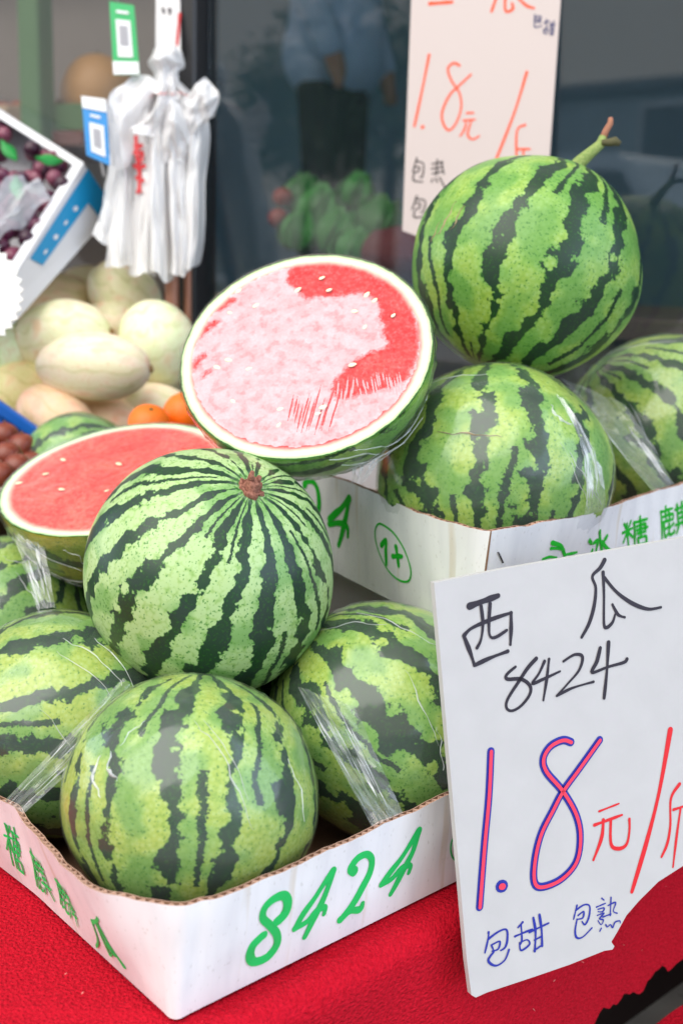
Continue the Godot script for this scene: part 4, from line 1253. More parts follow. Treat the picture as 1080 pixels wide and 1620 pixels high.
	# pleats of film stretched from the melons to the cartons
	var fans := [[Vector3(-0.1678, 0.5847, -0.8463), Vector3(-0.1492, 0.5658, -0.8419), Vector3(-0.2355, 0.4920, -0.7948), Vector3(-0.2559, 0.4920, -0.8149)], [Vector3(-0.0324, 0.5750, -0.8646), Vector3(0.0151, 0.5610, -0.8562), Vector3(0.0553, 0.4920, -0.8147), Vector3(0.0306, 0.4920, -0.7911)], [Vector3(0.2349, 0.7882, -1.2524), Vector3(0.3027, 0.7645, -1.2367), Vector3(0.3456, 0.6920, -1.1648), Vector3(0.3106, 0.6920, -1.1214)], [Vector3(0.1890, 0.7856, -1.0517), Vector3(0.2017, 0.7639, -1.0416), Vector3(0.2428, 0.6920, -1.0372), Vector3(0.2198, 0.6920, -1.0106)], [Vector3(0.0096, 0.7455, -1.0271), Vector3(0.0469, 0.7551, -1.0293), Vector3(0.0194, 0.7120, -1.0193), Vector3(0.0084, 0.7122, -1.0194)], [Vector3(-0.3169, 0.6420, -1.0648), Vector3(-0.2860, 0.6292, -1.0618), Vector3(-0.2632, 0.5862, -1.0108), Vector3(-0.2808, 0.5840, -1.0103)]]
	var owners := ["left", "right", "upper_right", "upper_front", "", "rear_left"]
	for i in fans.size():
		if owners[i] == "":
			continue
		var o: Node3D = made[owners[i]]
		pleats(fans[i], 50 + i, 15 if i < 2 else 9, 0.014 if i < 2 else 0.006, o, at[owners[i]][1])
	for k in {"top": [[5.0, [Vector3(0.1033, 0.9695, -1.1575), Vector3(0.0934, 0.9499, -1.1542), Vector3(0.0852, 0.9364, -1.1593)]], [3.0, [Vector3(0.0907, 0.9530, -1.1606), Vector3(0.0840, 0.9389, -1.1625), Vector3(0.0797, 0.9290, -1.1661)]], [2.5, [Vector3(0.1104, 0.9651, -1.1451), Vector3(0.1029, 0.9529, -1.1442), Vector3(0.0974, 0.9408, -1.1441)]]], "upper_front": [[2.2, [Vector3(0.0837, 0.7613, -1.0230), Vector3(0.1108, 0.7629, -1.0077), Vector3(0.1381, 0.7605, -0.9996)]]], "main": [[1.6, [Vector3(-0.1675, 0.6637, -0.8733), Vector3(-0.1622, 0.6548, -0.8686), Vector3(-0.1577, 0.6428, -0.8653)]]]}:
		skin_strips(made[k], {"top": [[5.0, [Vector3(0.1033, 0.9695, -1.1575), Vector3(0.0934, 0.9499, -1.1542), Vector3(0.0852, 0.9364, -1.1593)]], [3.0, [Vector3(0.0907, 0.9530, -1.1606), Vector3(0.0840, 0.9389, -1.1625), Vector3(0.0797, 0.9290, -1.1661)]], [2.5, [Vector3(0.1104, 0.9651, -1.1451), Vector3(0.1029, 0.9529, -1.1442), Vector3(0.0974, 0.9408, -1.1441)]]], "upper_front": [[2.2, [Vector3(0.0837, 0.7613, -1.0230), Vector3(0.1108, 0.7629, -1.0077), Vector3(0.1381, 0.7605, -0.9996)]]], "main": [[1.6, [Vector3(-0.1675, 0.6637, -0.8733), Vector3(-0.1622, 0.6548, -0.8686), Vector3(-0.1577, 0.6428, -0.8653)]]]}[k], at[k][0], "scar", mats.scar)
	var film_glints := {"front": [[2.2, [Vector3(-0.1006, 0.5884, -0.7587), Vector3(-0.0807, 0.5733, -0.7433), Vector3(-0.0645, 0.5482, -0.7306), Vector3(-0.0542, 0.5229, -0.7269)]], [1.4, [Vector3(-0.0940, 0.5881, -0.7599), Vector3(-0.0741, 0.5715, -0.7445), Vector3(-0.0575, 0.5433, -0.7323)]], [5.0, [Vector3(-0.1663, 0.5621, -0.7528), Vector3(-0.1694, 0.5508, -0.7455), Vector3(-0.1624, 0.5395, -0.7325)]], [4.0, [Vector3(-0.1585, 0.5668, -0.7505), Vector3(-0.1586, 0.5579, -0.7417), Vector3(-0.1511, 0.5524, -0.7326)]], [1.5, [Vector3(-0.1521, 0.5710, -0.7502), Vector3(-0.1463, 0.5784, -0.7559), Vector3(-0.1360, 0.5859, -0.7617)]], [1.6, [Vector3(-0.0336, 0.5559, -0.7701), Vector3(-0.0237, 0.5333, -0.7659), Vector3(-0.0207, 0.5101, -0.7621)]]], "left": [[2.0, [Vector3(-0.2283, 0.5972, -0.8982), Vector3(-0.2003, 0.5845, -0.8898), Vector3(-0.1760, 0.5623, -0.8844)]], [1.4, [Vector3(-0.2303, 0.5908, -0.8848), Vector3(-0.2026, 0.5758, -0.8760), Vector3(-0.1818, 0.5579, -0.8742)]], [1.6, [Vector3(-0.2374, 0.5556, -0.8489), Vector3(-0.2113, 0.5266, -0.8428), Vector3(-0.2161, 0.5009, -0.8390)]], [1.5, [Vector3(-0.2042, 0.5944, -0.9083), Vector3(-0.1810, 0.5766, -0.8977), Vector3(-0.1668, 0.5572, -0.8911)]]], "right": [[1.5, [Vector3(0.0138, 0.6124, -0.9523), Vector3(0.0460, 0.6118, -0.9226), Vector3(0.0832, 0.5983, -0.9083)]], [2.0, [Vector3(0.0558, 0.5858, -0.8796), Vector3(0.0715, 0.5601, -0.8629), Vector3(0.0826, 0.5311, -0.8547)]], [1.5, [Vector3(0.0822, 0.5456, -0.8592), Vector3(0.0881, 0.5254, -0.8556), Vector3(0.0915, 0.5089, -0.8553)]], [1.4, [Vector3(-0.0187, 0.5955, -0.9392), Vector3(0.0138, 0.6090, -0.9278), Vector3(0.0405, 0.6103, -0.9181)]]], "upper_front": [[2.4, [Vector3(0.2021, 0.7493, -1.0067), Vector3(0.2187, 0.7261, -1.0099), Vector3(0.2379, 0.6966, -1.0268)]], [1.4, [Vector3(0.1929, 0.7577, -1.0061), Vector3(0.2121, 0.7241, -1.0047), Vector3(0.2246, 0.6963, -1.0132)]], [6.0, [Vector3(0.1860, 0.7886, -1.0284), Vector3(0.1923, 0.7783, -1.0210), Vector3(0.2065, 0.7714, -1.0241)]], [1.5, [Vector3(0.0584, 0.7826, -1.1134), Vector3(0.0916, 0.8032, -1.0765), Vector3(0.1307, 0.8113, -1.0573)]]], "upper_right": [[1.5, [Vector3(0.3067, 0.8094, -1.3498), Vector3(0.3357, 0.8236, -1.3217), Vector3(0.3751, 0.8295, -1.3086)]], [2.0, [Vector3(0.3103, 0.7741, -1.2727), Vector3(0.3308, 0.7367, -1.2425), Vector3(0.3498, 0.6963, -1.2343)]]], "rear_left": [[2.0, [Vector3(-0.3259, 0.5932, -1.1010), Vector3(-0.3073, 0.5742, -1.0889), Vector3(-0.2904, 0.5472, -1.0820)]], [2.5, [Vector3(-0.3428, 0.6049, -1.1164), Vector3(-0.3258, 0.5999, -1.1125), Vector3(-0.3141, 0.6025, -1.1289)]], [1.5, [Vector3(-0.3201, 0.5994, -1.1151), Vector3(-0.3029, 0.5787, -1.0966), Vector3(-0.2920, 0.5613, -1.0895)]]]}  # strips laid where the wrapped melons show highlights
	for k in film_glints:
		skin_strips(made[k], film_glints[k], at[k][0])

	# cut halves
	var seeds1 := [Vector2(0.091, -0.625), Vector2(0.330, -0.525), Vector2(0.307, -0.672), Vector2(0.602, -0.362), Vector2(0.740, -0.077), Vector2(0.463, -0.234), Vector2(0.504, -0.052), Vector2(0.316, 0.272), Vector2(-0.453, 0.009), Vector2(-0.689, -0.098), Vector2(-0.302, 0.475), Vector2(-0.350, 0.616), Vector2(0.010, 0.575), Vector2(-0.042, 0.619), Vector2(-0.265, -0.597), Vector2(-0.479, -0.603), Vector2(-0.371, -0.805), Vector2(-0.586, -0.135), Vector2(0.645, -0.280), Vector2(-0.631, 0.275)]
	var h1 := half_melon("watermelon_half", "large cut watermelon half wrapped in fogged film, tilted up on the raised carton", Transform3D(Basis(Vector3(0.9461, 0.3177, -0.0624), Vector3(-0.1796, 0.6754, 0.7153), Vector3(0.2694, -0.6655, 0.6960)), Vector3(-0.0383, 0.8275, -1.0511)), 0.1184, 0.1184 * 0.92, 1, Color(0.85, 0.95, 0.8), flesh_texture(5, Color(0.74, 0.06, 0.08), Color(0.93, 0.24, 0.22), seeds1), seeds1)
	fogged_film(h1, 0.1184)
	part("cling_film", half_shape(0.1184, 0.1184 * 0.92, 0.008, 0.03), mats.film_clear, h1)
	pleats(fans[4], 54, 10, 0.008, h1, 0.05, "film_tuft")
	skin_strips(h1, [[3.0, [Vector3(-0.0124, 0.7422, -0.9703), Vector3(0.0095, 0.7442, -0.9789), Vector3(0.0322, 0.7440, -1.0030)]], [2.0, [Vector3(-0.0013, 0.7357, -0.9832), Vector3(0.0241, 0.7360, -1.0075), Vector3(0.0556, 0.7501, -1.0255)]], [3.0, [Vector3(0.0330, 0.7368, -1.0242), Vector3(0.0528, 0.7489, -1.0256), Vector3(0.0709, 0.7732, -1.0297)]], [2.0, [Vector3(0.0092, 0.7511, -0.9713), Vector3(0.0375, 0.7505, -0.9997), Vector3(0.0610, 0.7615, -1.0282)]], [2.0, [Vector3(0.0555, 0.7557, -1.0273), Vector3(0.0664, 0.7730, -1.0305), Vector3(0.0747, 0.7934, -1.0314)]], [2.5, [Vector3(0.0187, 0.7308, -1.0129), Vector3(0.0331, 0.7335, -1.0231), Vector3(0.0472, 0.7452, -1.0252)]]], h1.position)
	var h2 := half_melon("watermelon_half", "cut watermelon half lying nearly flat behind the stub stemmed watermelon", Transform3D(Basis(Vector3(0.9434, 0.2298, -0.2391), Vector3(-0.1550, 0.9430, 0.2945), Vector3(0.2931, -0.2407, 0.9253)), Vector3(-0.2358, 0.6844, -1.1566)), 0.1200, 0.1200 * 0.95, 3, Color(1.0, 0.88, 0.55), flesh_texture(9, Color(0.84, 0.15, 0.12), Color(0.96, 0.38, 0.32), [Vector2(-0.574, -0.339), Vector2(-0.811, -0.286), Vector2(-0.405, -0.540), Vector2(-0.459, 0.038), Vector2(-0.095, 0.270), Vector2(0.059, -0.182)]), [Vector2(-0.574, -0.339), Vector2(-0.811, -0.286), Vector2(-0.405, -0.540), Vector2(-0.459, 0.038), Vector2(-0.095, 0.270), Vector2(0.059, -0.182)])
	skin_strips(h2, [[2.0, [Vector3(-0.3261, 0.6308, -1.0950), Vector3(-0.3085, 0.6079, -1.0974), Vector3(-0.2825, 0.5936, -1.0931)]], [3.0, [Vector3(-0.3056, 0.5982, -1.1092), Vector3(-0.2838, 0.5852, -1.1102), Vector3(-0.2619, 0.5766, -1.1122)]], [2.0, [Vector3(-0.3136, 0.6397, -1.0742), Vector3(-0.2877, 0.6200, -1.0676), Vector3(-0.2510, 0.6099, -1.0623)]], [2.0, [Vector3(-0.2649, 0.6316, -1.0508), Vector3(-0.2499, 0.6258, -1.0510), Vector3(-0.2456, 0.6145, -1.0580)]], [2.5, [Vector3(-0.2889, 0.5965, -1.0937), Vector3(-0.2698, 0.5889, -1.0927), Vector3(-0.2525, 0.5909, -1.0832)]]], h2.position)
	part("cling_film", half_shape(0.1200, 0.1200 * 0.95, 0.008, 0.03), mats.film_clear, h2)
	part("face_film", disc(0.1200 * 1.0, 0.0016, 0.0008, 8), mats.film_clear, h2)

# film over the big cut face: clouded where it does not touch the wet flesh
func fogged_film(h: Node3D, r: float) -> void:
	var clear := [PackedVector2Array([Vector2(0.020, -0.732), Vector2(0.089, -0.886), Vector2(0.246, -0.927), Vector2(0.490, -0.823), Vector2(0.705, -0.625), Vector2(0.858, -0.382), Vector2(0.914, -0.125), Vector2(0.881, 0.171), Vector2(0.808, 0.387), Vector2(0.671, 0.572), Vector2(0.540, 0.599), Vector2(0.341, 0.573), Vector2(0.135, 0.571), Vector2(0.103, 0.454), Vector2(0.158, 0.357), Vector2(0.323, 0.248), Vector2(0.482, 0.203), Vector2(0.584, 0.216), Vector2(0.626, 0.178), Vector2(0.606, 0.059), Vector2(0.652, 0.008), Vector2(0.621, -0.075), Vector2(0.669, -0.169), Vector2(0.654, -0.276), Vector2(0.558, -0.404), Vector2(0.388, -0.424), Vector2(0.230, -0.495), Vector2(0.133, -0.501), Vector2(0.083, -0.616)]), PackedVector2Array([Vector2(-0.646, -0.695), Vector2(-0.587, -0.768), Vector2(-0.471, -0.786), Vector2(-0.394, -0.725), Vector2(-0.493, -0.676), Vector2(-0.597, -0.660)]), PackedVector2Array([Vector2(-0.824, -0.439), Vector2(-0.779, -0.515), Vector2(-0.691, -0.572), Vector2(-0.569, -0.572), Vector2(-0.572, -0.538), Vector2(-0.697, -0.482), Vector2(-0.803, -0.424)]), PackedVector2Array([Vector2(-0.926, -0.142), Vector2(-0.864, -0.232), Vector2(-0.738, -0.291), Vector2(-0.762, -0.233), Vector2(-0.859, -0.144), Vector2(-0.908, -0.124)]), PackedVector2Array([Vector2(-0.850, -0.039), Vector2(-0.793, -0.090), Vector2(-0.716, -0.103), Vector2(-0.720, -0.083), Vector2(-0.837, -0.028)])]
	var dark := [Vector4(-0.177, 0.387, -0.274, 0.608), Vector4(-0.152, 0.413, -0.225, 0.580), Vector4(-0.147, 0.456, -0.235, 0.656), Vector4(-0.128, 0.495, -0.232, 0.730), Vector4(-0.058, 0.420, -0.192, 0.681), Vector4(-0.053, 0.453, -0.204, 0.752), Vector4(-0.029, 0.483, -0.165, 0.748), Vector4(-0.014, 0.492, -0.144, 0.743), Vector4(0.045, 0.372, -0.109, 0.674), Vector4(0.040, 0.505, -0.114, 0.804), Vector4(0.057, 0.551, -0.059, 0.766), Vector4(0.102, 0.476, -0.057, 0.786), Vector4(0.142, 0.423, 0.045, 0.596), Vector4(0.115, 0.583, -0.004, 0.804), Vector4(0.174, 0.476, 0.048, 0.712)]
	var pale := [Vector4(0.179, 0.390, 0.133, 0.528), Vector4(0.185, 0.469, 0.136, 0.616), Vector4(0.214, 0.469, 0.152, 0.651), Vector4(0.255, 0.381, 0.198, 0.550), Vector4(0.256, 0.485, 0.210, 0.619), Vector4(0.298, 0.396, 0.241, 0.562), Vector4(0.315, 0.410, 0.305, 0.493), Vector4(0.316, 0.509, 0.306, 0.594), Vector4(0.357, 0.437, 0.346, 0.531), Vector4(0.359, 0.485, 0.337, 0.668), Vector4(0.382, 0.468, 0.372, 0.549), Vector4(0.424, 0.439, 0.401, 0.624), Vector4(0.443, 0.468, 0.419, 0.667), Vector4(0.470, 0.413, 0.451, 0.563), Vector4(0.483, 0.431, 0.467, 0.558), Vector4(0.515, 0.434, 0.505, 0.515), Vector4(0.535, 0.461, 0.510, 0.655), Vector4(0.554, 0.474, 0.537, 0.606), Vector4(0.561, 0.511, 0.541, 0.659), Vector4(0.584, 0.512, 0.558, 0.703), Vector4(0.611, 0.492, 0.589, 0.656), Vector4(0.634, 0.478, 0.607, 0.674)]
	var size := 560
	var ragged := fnl(71, 16.0, FastNoiseLite.TYPE_SIMPLEX_SMOOTH, 3)
	var blot := fnl(72, 5.0, FastNoiseLite.TYPE_SIMPLEX_SMOOTH, 3)
	var grain := fnl(73, 40.0, FastNoiseLite.TYPE_SIMPLEX_SMOOTH, 2)
	var im := Image.create(size, size, false, Image.FORMAT_RGBA8)
	for y in size:
		for x in size:
			var p := Vector2(x + 0.5, y + 0.5) / size * 2.0 - Vector2.ONE
			var d := p.length()
			if d > 1.02:
				im.set_pixel(x, y, Color(1, 1, 1, 0))
				continue
			var q := p + Vector2(ragged.get_noise_2dv(p), ragged.get_noise_2d(p.x + 5.0, p.y)) * 0.022
			var fog := 0.66 + 0.14 * blot.get_noise_2dv(p) + 0.06 * grain.get_noise_2dv(p) + 0.08 * ragged.get_noise_2d(p.x * 1.5, p.y * 1.5)
			fog -= 0.14 * smoothstep(0.05, 0.45, blot.get_noise_2d(p.x * 1.6 + 9.0, p.y * 1.6))
			var wet := 0.0
			for o in [Vector2(0, 0), Vector2(0.021, 0.008), Vector2(-0.010, 0.020), Vector2(-0.019, -0.012), Vector2(0.009, -0.021)]:
				for poly in clear:
					if Geometry2D.is_point_in_polygon(q + o * (0.6 + 1.2 * absf(blot.get_noise_2dv(p * 2.0))), poly):
						wet += 0.2
						break
			fog = lerpf(fog, 0.05 + 0.10 * maxf(grain.get_noise_2dv(p) + blot.get_noise_2dv(p * 2.2), 0.0), wet)
			if d > 0.90 + 0.02 * ragged.get_noise_2dv(p * 0.6):
				fog = minf(fog, 0.10)
			im.set_pixel(x, y, Color(0.94, 0.79, 0.815, clampf(fog, 0.0, 0.85)))
	for pass_ in [[dark, 0.12], [pale, 0.55]]:
		for s in pass_[0]:
			var a := Vector2(s.x, s.y)
			var b := Vector2(s.z, s.w)
			var n := int(a.distance_to(b) * size * 0.7)
			for k in n + 1:
				var p := (a.lerp(b, float(k) / maxi(n, 1)) * 0.5 + Vector2(0.5, 0.5)) * size
				var w := 1.6 * sin(PI * clampf(float(k) / n, 0.08, 0.92)) + 0.3
				for dx in range(-2, 3):
					for dy in range(-2, 3):
						if Vector2(dx, dy).length() <= w:
							var c := Vector2i(p) + Vector2i(dx, dy)
							if c.x >= 0 and c.y >= 0 and c.x < size and c.y < size:
								var o := im.get_pixelv(c)
								im.set_pixelv(c, Color(o.r, o.g, o.b, pass_[1]))
	var m := paint(Color.WHITE, 0.35, 0.25)
	m.albedo_texture = ImageTexture.create_from_image(im)
	m.transparency = BaseMaterial3D.TRANSPARENCY_ALPHA
	m.cull_mode = BaseMaterial3D.CULL_DISABLED
	part("fogged_film", disc(r * 0.995, 0.0016, 0.0004, 6), m, h)

# ------------------------------------------------------------------ price boards
func boards() -> void:
	var foam := paint(Color.WHITE, 0.62)
	foam.albedo_texture = mottled(81, 0.01, 4, Color(0.735, 0.73, 0.735), Color(0.755, 0.75, 0.755), 0.015, Color(0.70, 0.69, 0.69))
	foam.uv1_triplanar = true
	foam.uv1_scale = Vector3.ONE * 4.0
	foam.heightmap_enabled = true
	foam.heightmap_texture = bump_texture(83, 0.02, 4)
	foam.heightmap_scale = 0.012
	var t := thing("price_board", "torn white foam price board lettered in black, red and blue, leaning at the front", "sign")
	t.transform = Transform3D(Basis(Vector3(0.9057, 0.0731, -0.4175), Vector3(-0.1288, 0.9859, -0.1067), Vector3(0.4039, 0.1504, 0.9024)), Vector3(0.0716, 0.6760, -0.8283))
	part("foam_sheet", extruded(PackedVector2Array([Vector2(0.0, 0.0), Vector2(64.0, -1.0), Vector2(147.7, -0.2), Vector2(237.8, 0.1), Vector2(349.7, 0.8), Vector2(338.8, 269.4), Vector2(286.8, 272.7), Vector2(243.8, 277.1), Vector2(219.0, 282.6), Vector2(187.8, 290.6), Vector2(166.9, 301.6), Vector2(153.0, 310.6), Vector2(142.2, 322.6), Vector2(135.8, 329.1), Vector2(138.6, 333.9), Vector2(136.5, 336.1), Vector2(128.2, 334.7), Vector2(93.1, 336.2), Vector2(59.2, 336.0), Vector2(14.5, 335.3), Vector2(3.9, 336.2), Vector2(0.2, 332.9), Vector2(-1.0, 303.8)]), 0.006), foam, t)
	part("backing_block", box_mesh(Vector3(0.05, 0.06, 0.030), 0.003), foam, t).position = Vector3(0.055, -0.185, -0.0215)
	var black := paint(Color(0.13, 0.10, 0.16), 0.5)
	var blue := paint(Color(0.10, 0.16, 0.60), 0.5)
	var red := paint(Color(0.84, 0.08, 0.13), 0.5)
	var pink := paint(Color(0.93, 0.22, 0.33), 0.5)
	var flat := func(p: Vector2) -> Array: return [Vector3(p.x, -p.y, 0.0) / 1000.0, Vector3(0, 0, 1)]
	var text := {"black_a": "4.3:28.8 22.9 54.6 19.1;2.8:21.8 44.5 29.1 40.2 47.5 36.4 64.9 34.5;2.8:64.9 34.5 63.8 46.4 61.9 59.5;3.0:21.2 44.9 25.1 57.0 28.3 69.1;2.8:28.3 69.7 42.6 66.6 59.0 64.3;2.3:38.6 24.3 38.9 38.4 36.1 50.3 31.9 56.5;2.3:46.7 23.9 44.2 39.3 44.2 49.1 49.1 51.2 59.6 47.5", "black_b": "2.8:156.5 6.7 151.6 12.4 143.5 18.1 145.9 28.0 143.1 42.3 136.9 55.9 128.8 65.9;2.5:154.1 16.5 153.4 34.8 151.4 58.5 153.9 62.3 159.8 59.1 162.9 53.1;2.8:155.2 21.3 166.3 35.1 181.0 46.9 196.3 54.3 209.6 55.1;2.3:161.0 44.4 165.8 53.6 172.2 57.0", "black_c": "2.5:84.5 75.1 76.0 81.1 66.9 90.2 55.4 102.3 53.8 109.2 58.6 112.4 67.1 110.2 75.7 102.9 76.7 95.8 69.1 88.8 56.9 86.4 56.3 82.7 64.9 78.0;2.3:91.9 78.8 85.9 87.6 79.0 94.4 89.6 92.9 105.8 89.7;2.3:96.3 77.8 92.7 93.5 88.0 110.0;2.2:109.7 82.2 120.8 78.8 128.1 82.0 123.9 92.3 112.3 101.1 100.9 109.0;2.0:100.9 109.0 116.2 105.6 137.0 104.6;2.7:145.9 78.0 141.7 88.4 136.2 96.6 152.2 95.1 168.0 94.4 171.5 92.2;2.7:154.4 74.9 150.9 97.6 146.1 120.2", "one_out": "6.1:36.3 140.6 31.0 176.2 23.2 214.7 14.2 263.2", "one_in": "3.7:36.3 140.6 31.0 176.2 23.2 214.7 14.2 263.2", "dot_out": "9.5:35.2 251.7 36.3 252.0", "dot_in": "6.4:35.2 251.7 36.3 252.0", "eight_out": "6.4:110.8 149.8 103.2 146.4 91.1 148.8 83.5 157.3 85.4 168.9 99.4 188.6 110.4 211.3 112.7 231.2 106.9 250.8 90.9 261.4 71.9 262.6 65.7 255.3 68.4 237.0 76.0 218.2 88.2 202.3 99.4 188.6 116.7 173.6 138.7 154.3", "eight_in": "3.7:110.8 149.8 103.2 146.4 91.1 148.8 83.5 157.3 85.4 168.9 99.4 188.6 110.4 211.3 112.7 231.2 106.9 250.8 90.9 261.4 71.9 262.6 65.7 255.3 68.4 237.0 76.0 218.2 88.2 202.3 99.4 188.6 116.7 173.6 138.7 154.3", "yuan": "1.5:133.2 214.0 153.4 212.3;2.3:127.5 224.4 155.7 222.7;2.8:136.6 222.3 133.7 236.7 124.0 253.6;2.6:144.1 223.3 142.4 244.3 149.1 250.5 157.7 249.2 161.7 238.6 162.6 228.0", "slash": "3.8:210.9 161.4 194.9 212.6 178.7 252.0 160.0 291.4", "jin": "2.4:216.8 210.6 206.8 221.0 204.3 244.0 199.8 259.3 192.9 269.4;2.0:208.6 231.4 235.2 230.7;2.1:216.3 231.5 209.9 256.5 204.1 281.6", "blue_a": "1.5:20.3 286.0 19.5 290.9 15.4 301.8;1.7:19.5 291.5 29.7 288.1 36.7 288.9 36.6 297.3 34.0 302.9 29.8 304.3;1.4:21.7 297.3 29.6 296.5 27.6 302.3 21.9 302.5;1.3:21.7 297.3 23.4 302.3;1.7:23.3 303.5 17.9 308.3 20.2 312.9 25.6 315.6 33.0 313.0 37.3 305.9", "blue_b": "1.5:52.0 287.0 47.3 290.1;1.5:43.9 296.6 53.3 295.8 60.6 295.3;1.4:50.4 288.4 49.9 301.3 47.3 305.7;1.4:47.6 303.2 48.4 309.9 56.6 307.2 54.8 302.7 47.6 303.2;1.9:62.2 286.1 63.2 298.7 61.0 314.4;1.9:68.1 285.2 69.0 299.1 68.2 312.0;1.5:57.5 297.0 76.1 294.7;1.4:61.9 304.9 68.9 303.7;1.4:60.4 313.6 67.9 311.3", "blue_c": "1.3:104.6 287.8 100.3 298.5;1.5:103.2 291.4 111.7 289.2 116.8 292.0 115.3 300.9 111.0 306.3 108.3 302.8;1.4:105.0 296.5 110.5 294.8 109.3 299.8 104.0 299.6;1.5:103.6 299.4 100.9 308.6 101.9 314.9 107.8 316.2 117.4 311.1", "blue_d": "1.1:129.4 288.6 131.5 290.8;1.1:123.5 294.6 132.8 293.9;1.1:124.8 296.9 130.9 297.4 129.2 300.2 124.6 298.9;1.1:123.6 301.9 130.5 301.9 125.6 305.2 129.3 307.6 126.7 310.9 124.0 306.7;1.1:134.9 296.5 142.7 296.0 139.8 302.6 143.4 305.7;1.1:138.5 290.2 136.4 305.7;1.1:128.8 304.8 137.3 304.6;1.1:126.4 314.1 124.7 316.3;1.1:131.2 312.2 132.6 314.6 135.8 313.5 137.8 316.8 140.5 312.9 145.2 312.9 145.8 315.1"}
	for k in text:
		var m: Material = black if k.begins_with("black") else blue if k.begins_with("blue") or k.ends_with("_out") else pink if k.ends_with("_in") else red
		part("marker_outline" if k.ends_with("_out") else "marker_character", strokes(text[k], flat, 0.0012 if k.ends_with("_in") else 0.0004, 0.0 if k.ends_with("_out") or k.ends_with("_in") else 0.3, 1.1 if k.ends_with("_out") else 0.82 if k.ends_with("_in") else 1.42), m, t)
	var back := thing("price_board", "narrow pinkish white price board lettered in orange, leaning on the window", "sign")
	back.transform = Transform3D(Basis(Vector3(0.9536, -0.0000, 0.3011), Vector3(0.0301, 0.9950, -0.0952), Vector3(-0.2996, 0.0999, 0.9488)), Vector3(0.0714, 1.2471, -1.6355))
	var plastic := paint(Color(0.79, 0.74, 0.73), 0.5)
	part("plastic_sheet", extruded(PackedVector2Array([Vector2(-3.9, -127.7), Vector2(195.0, -116.3), Vector2(198.4, 6.5), Vector2(200.9, 207.7), Vector2(203.7, 349.8), Vector2(67.0, 319.3), Vector2(9.0, 301.4)]), 0.005), plastic, back)
	var orange := paint(Color(0.95, 0.32, 0.14), 0.5)
	var navy := paint(Color(0.20, 0.22, 0.42), 0.5)
	var grey := paint(Color(0.20, 0.17, 0.18), 0.5)
	text = {"top_a": "5.3:26.1 5.4 56.0 4.3", "top_b": "4.2:115.6 -2.3 109.7 17.9;4.2:126.3 -4.0 128.0 17.5 137.5 15.7 135.9 8.5;3.9:144.0 2.7 155.4 12.2 165.2 15.5", "blue": "2.0:167.0 23.7 166.6 31.8;2.0:167.7 26.8 174.6 25.9 174.2 34.0;2.0:168.6 29.8 172.8 29.5 172.6 32.4 168.8 32.7;2.0:167.3 32.8 168.3 39.0 176.6 37.8;2.0:179.5 34.2 185.7 32.3;2.0:182.3 30.2 183.3 41.4;2.0:180.2 42.3 185.1 42.5 183.8 47.5 180.5 46.4 180.2 42.3;2.0:188.6 34.4 189.3 49.7;2.0:192.0 32.5 192.0 49.7;2.0:187.2 37.4 193.8 36.6;2.0:188.7 42.5 192.8 42.2;2.0:189.1 47.6 192.2 47.3", "one": "3.9:29.8 71.0 23.1 118.4 16.1 163.1;5.7:27.7 164.2 28.4 164.2", "eight": "3.5:72.2 85.3 64.1 82.1 56.9 89.3 62.5 104.1 74.9 121.0 78.5 140.0 73.3 158.9 64.0 168.5 55.4 158.9 53.2 144.0 61.7 123.0 72.0 112.6 88.5 97.1", "yuan": "3.1:86.8 146.3 95.6 146.0;3.1:83.1 155.8 98.5 154.8;3.1:86.7 159.0 85.1 167.4 80.2 175.9;3.1:93.2 157.9 90.0 173.8 97.2 180.1 105.7 175.9", "slash": "3.9:162.3 95.1 149.4 148.7 128.4 212.7", "jin": "3.3:165.6 161.7 155.5 169.6 158.1 207.2;3.3:158.4 192.6 174.6 192.5;3.3:166.0 193.0 167.1 211.4", "black_a": "2.4:22.5 204.9 18.1 223.3;2.4:21.7 209.2 32.2 212.4 32.2 228.6 28.8 229.7;2.4:21.1 216.8 26.8 216.8 26.0 222.2 21.5 223.3;2.4:20.4 223.3 20.0 234.1 32.7 236.1", "black_b": "2.4:44.7 212.3 59.2 210.1;2.4:51.1 206.9 51.4 227.3;2.4:44.0 218.8 57.4 216.5;2.4:45.6 225.2 60.1 221.8;2.4:56.9 209.0 61.4 225.0;2.4:46.2 232.7 45.3 236.0;2.4:50.6 231.6 53.2 235.9;2.4:56.2 230.5 65.1 244.3", "black_c": "2.4:26.1 254.6 20.5 273.2;2.4:24.1 259.0 38.0 260.9 36.7 275.1 33.4 276.2;2.4:25.6 264.4 31.3 264.3 30.7 270.8 26.2 272.0;2.4:25.1 273.1 24.6 282.9 39.5 281.5", "black_d": "2.4:48.6 266.2 57.5 263.8;2.4:53.8 259.6 54.8 279.0;2.4:60.7 260.5 61.5 277.8;2.4:49.3 274.8 59.3 272.5"}
	for k in text:
		part("marker_character", strokes(text[k], flat, 0.0004, 0.2), grey if k.begins_with("black") else navy if k == "blue" else orange, back)

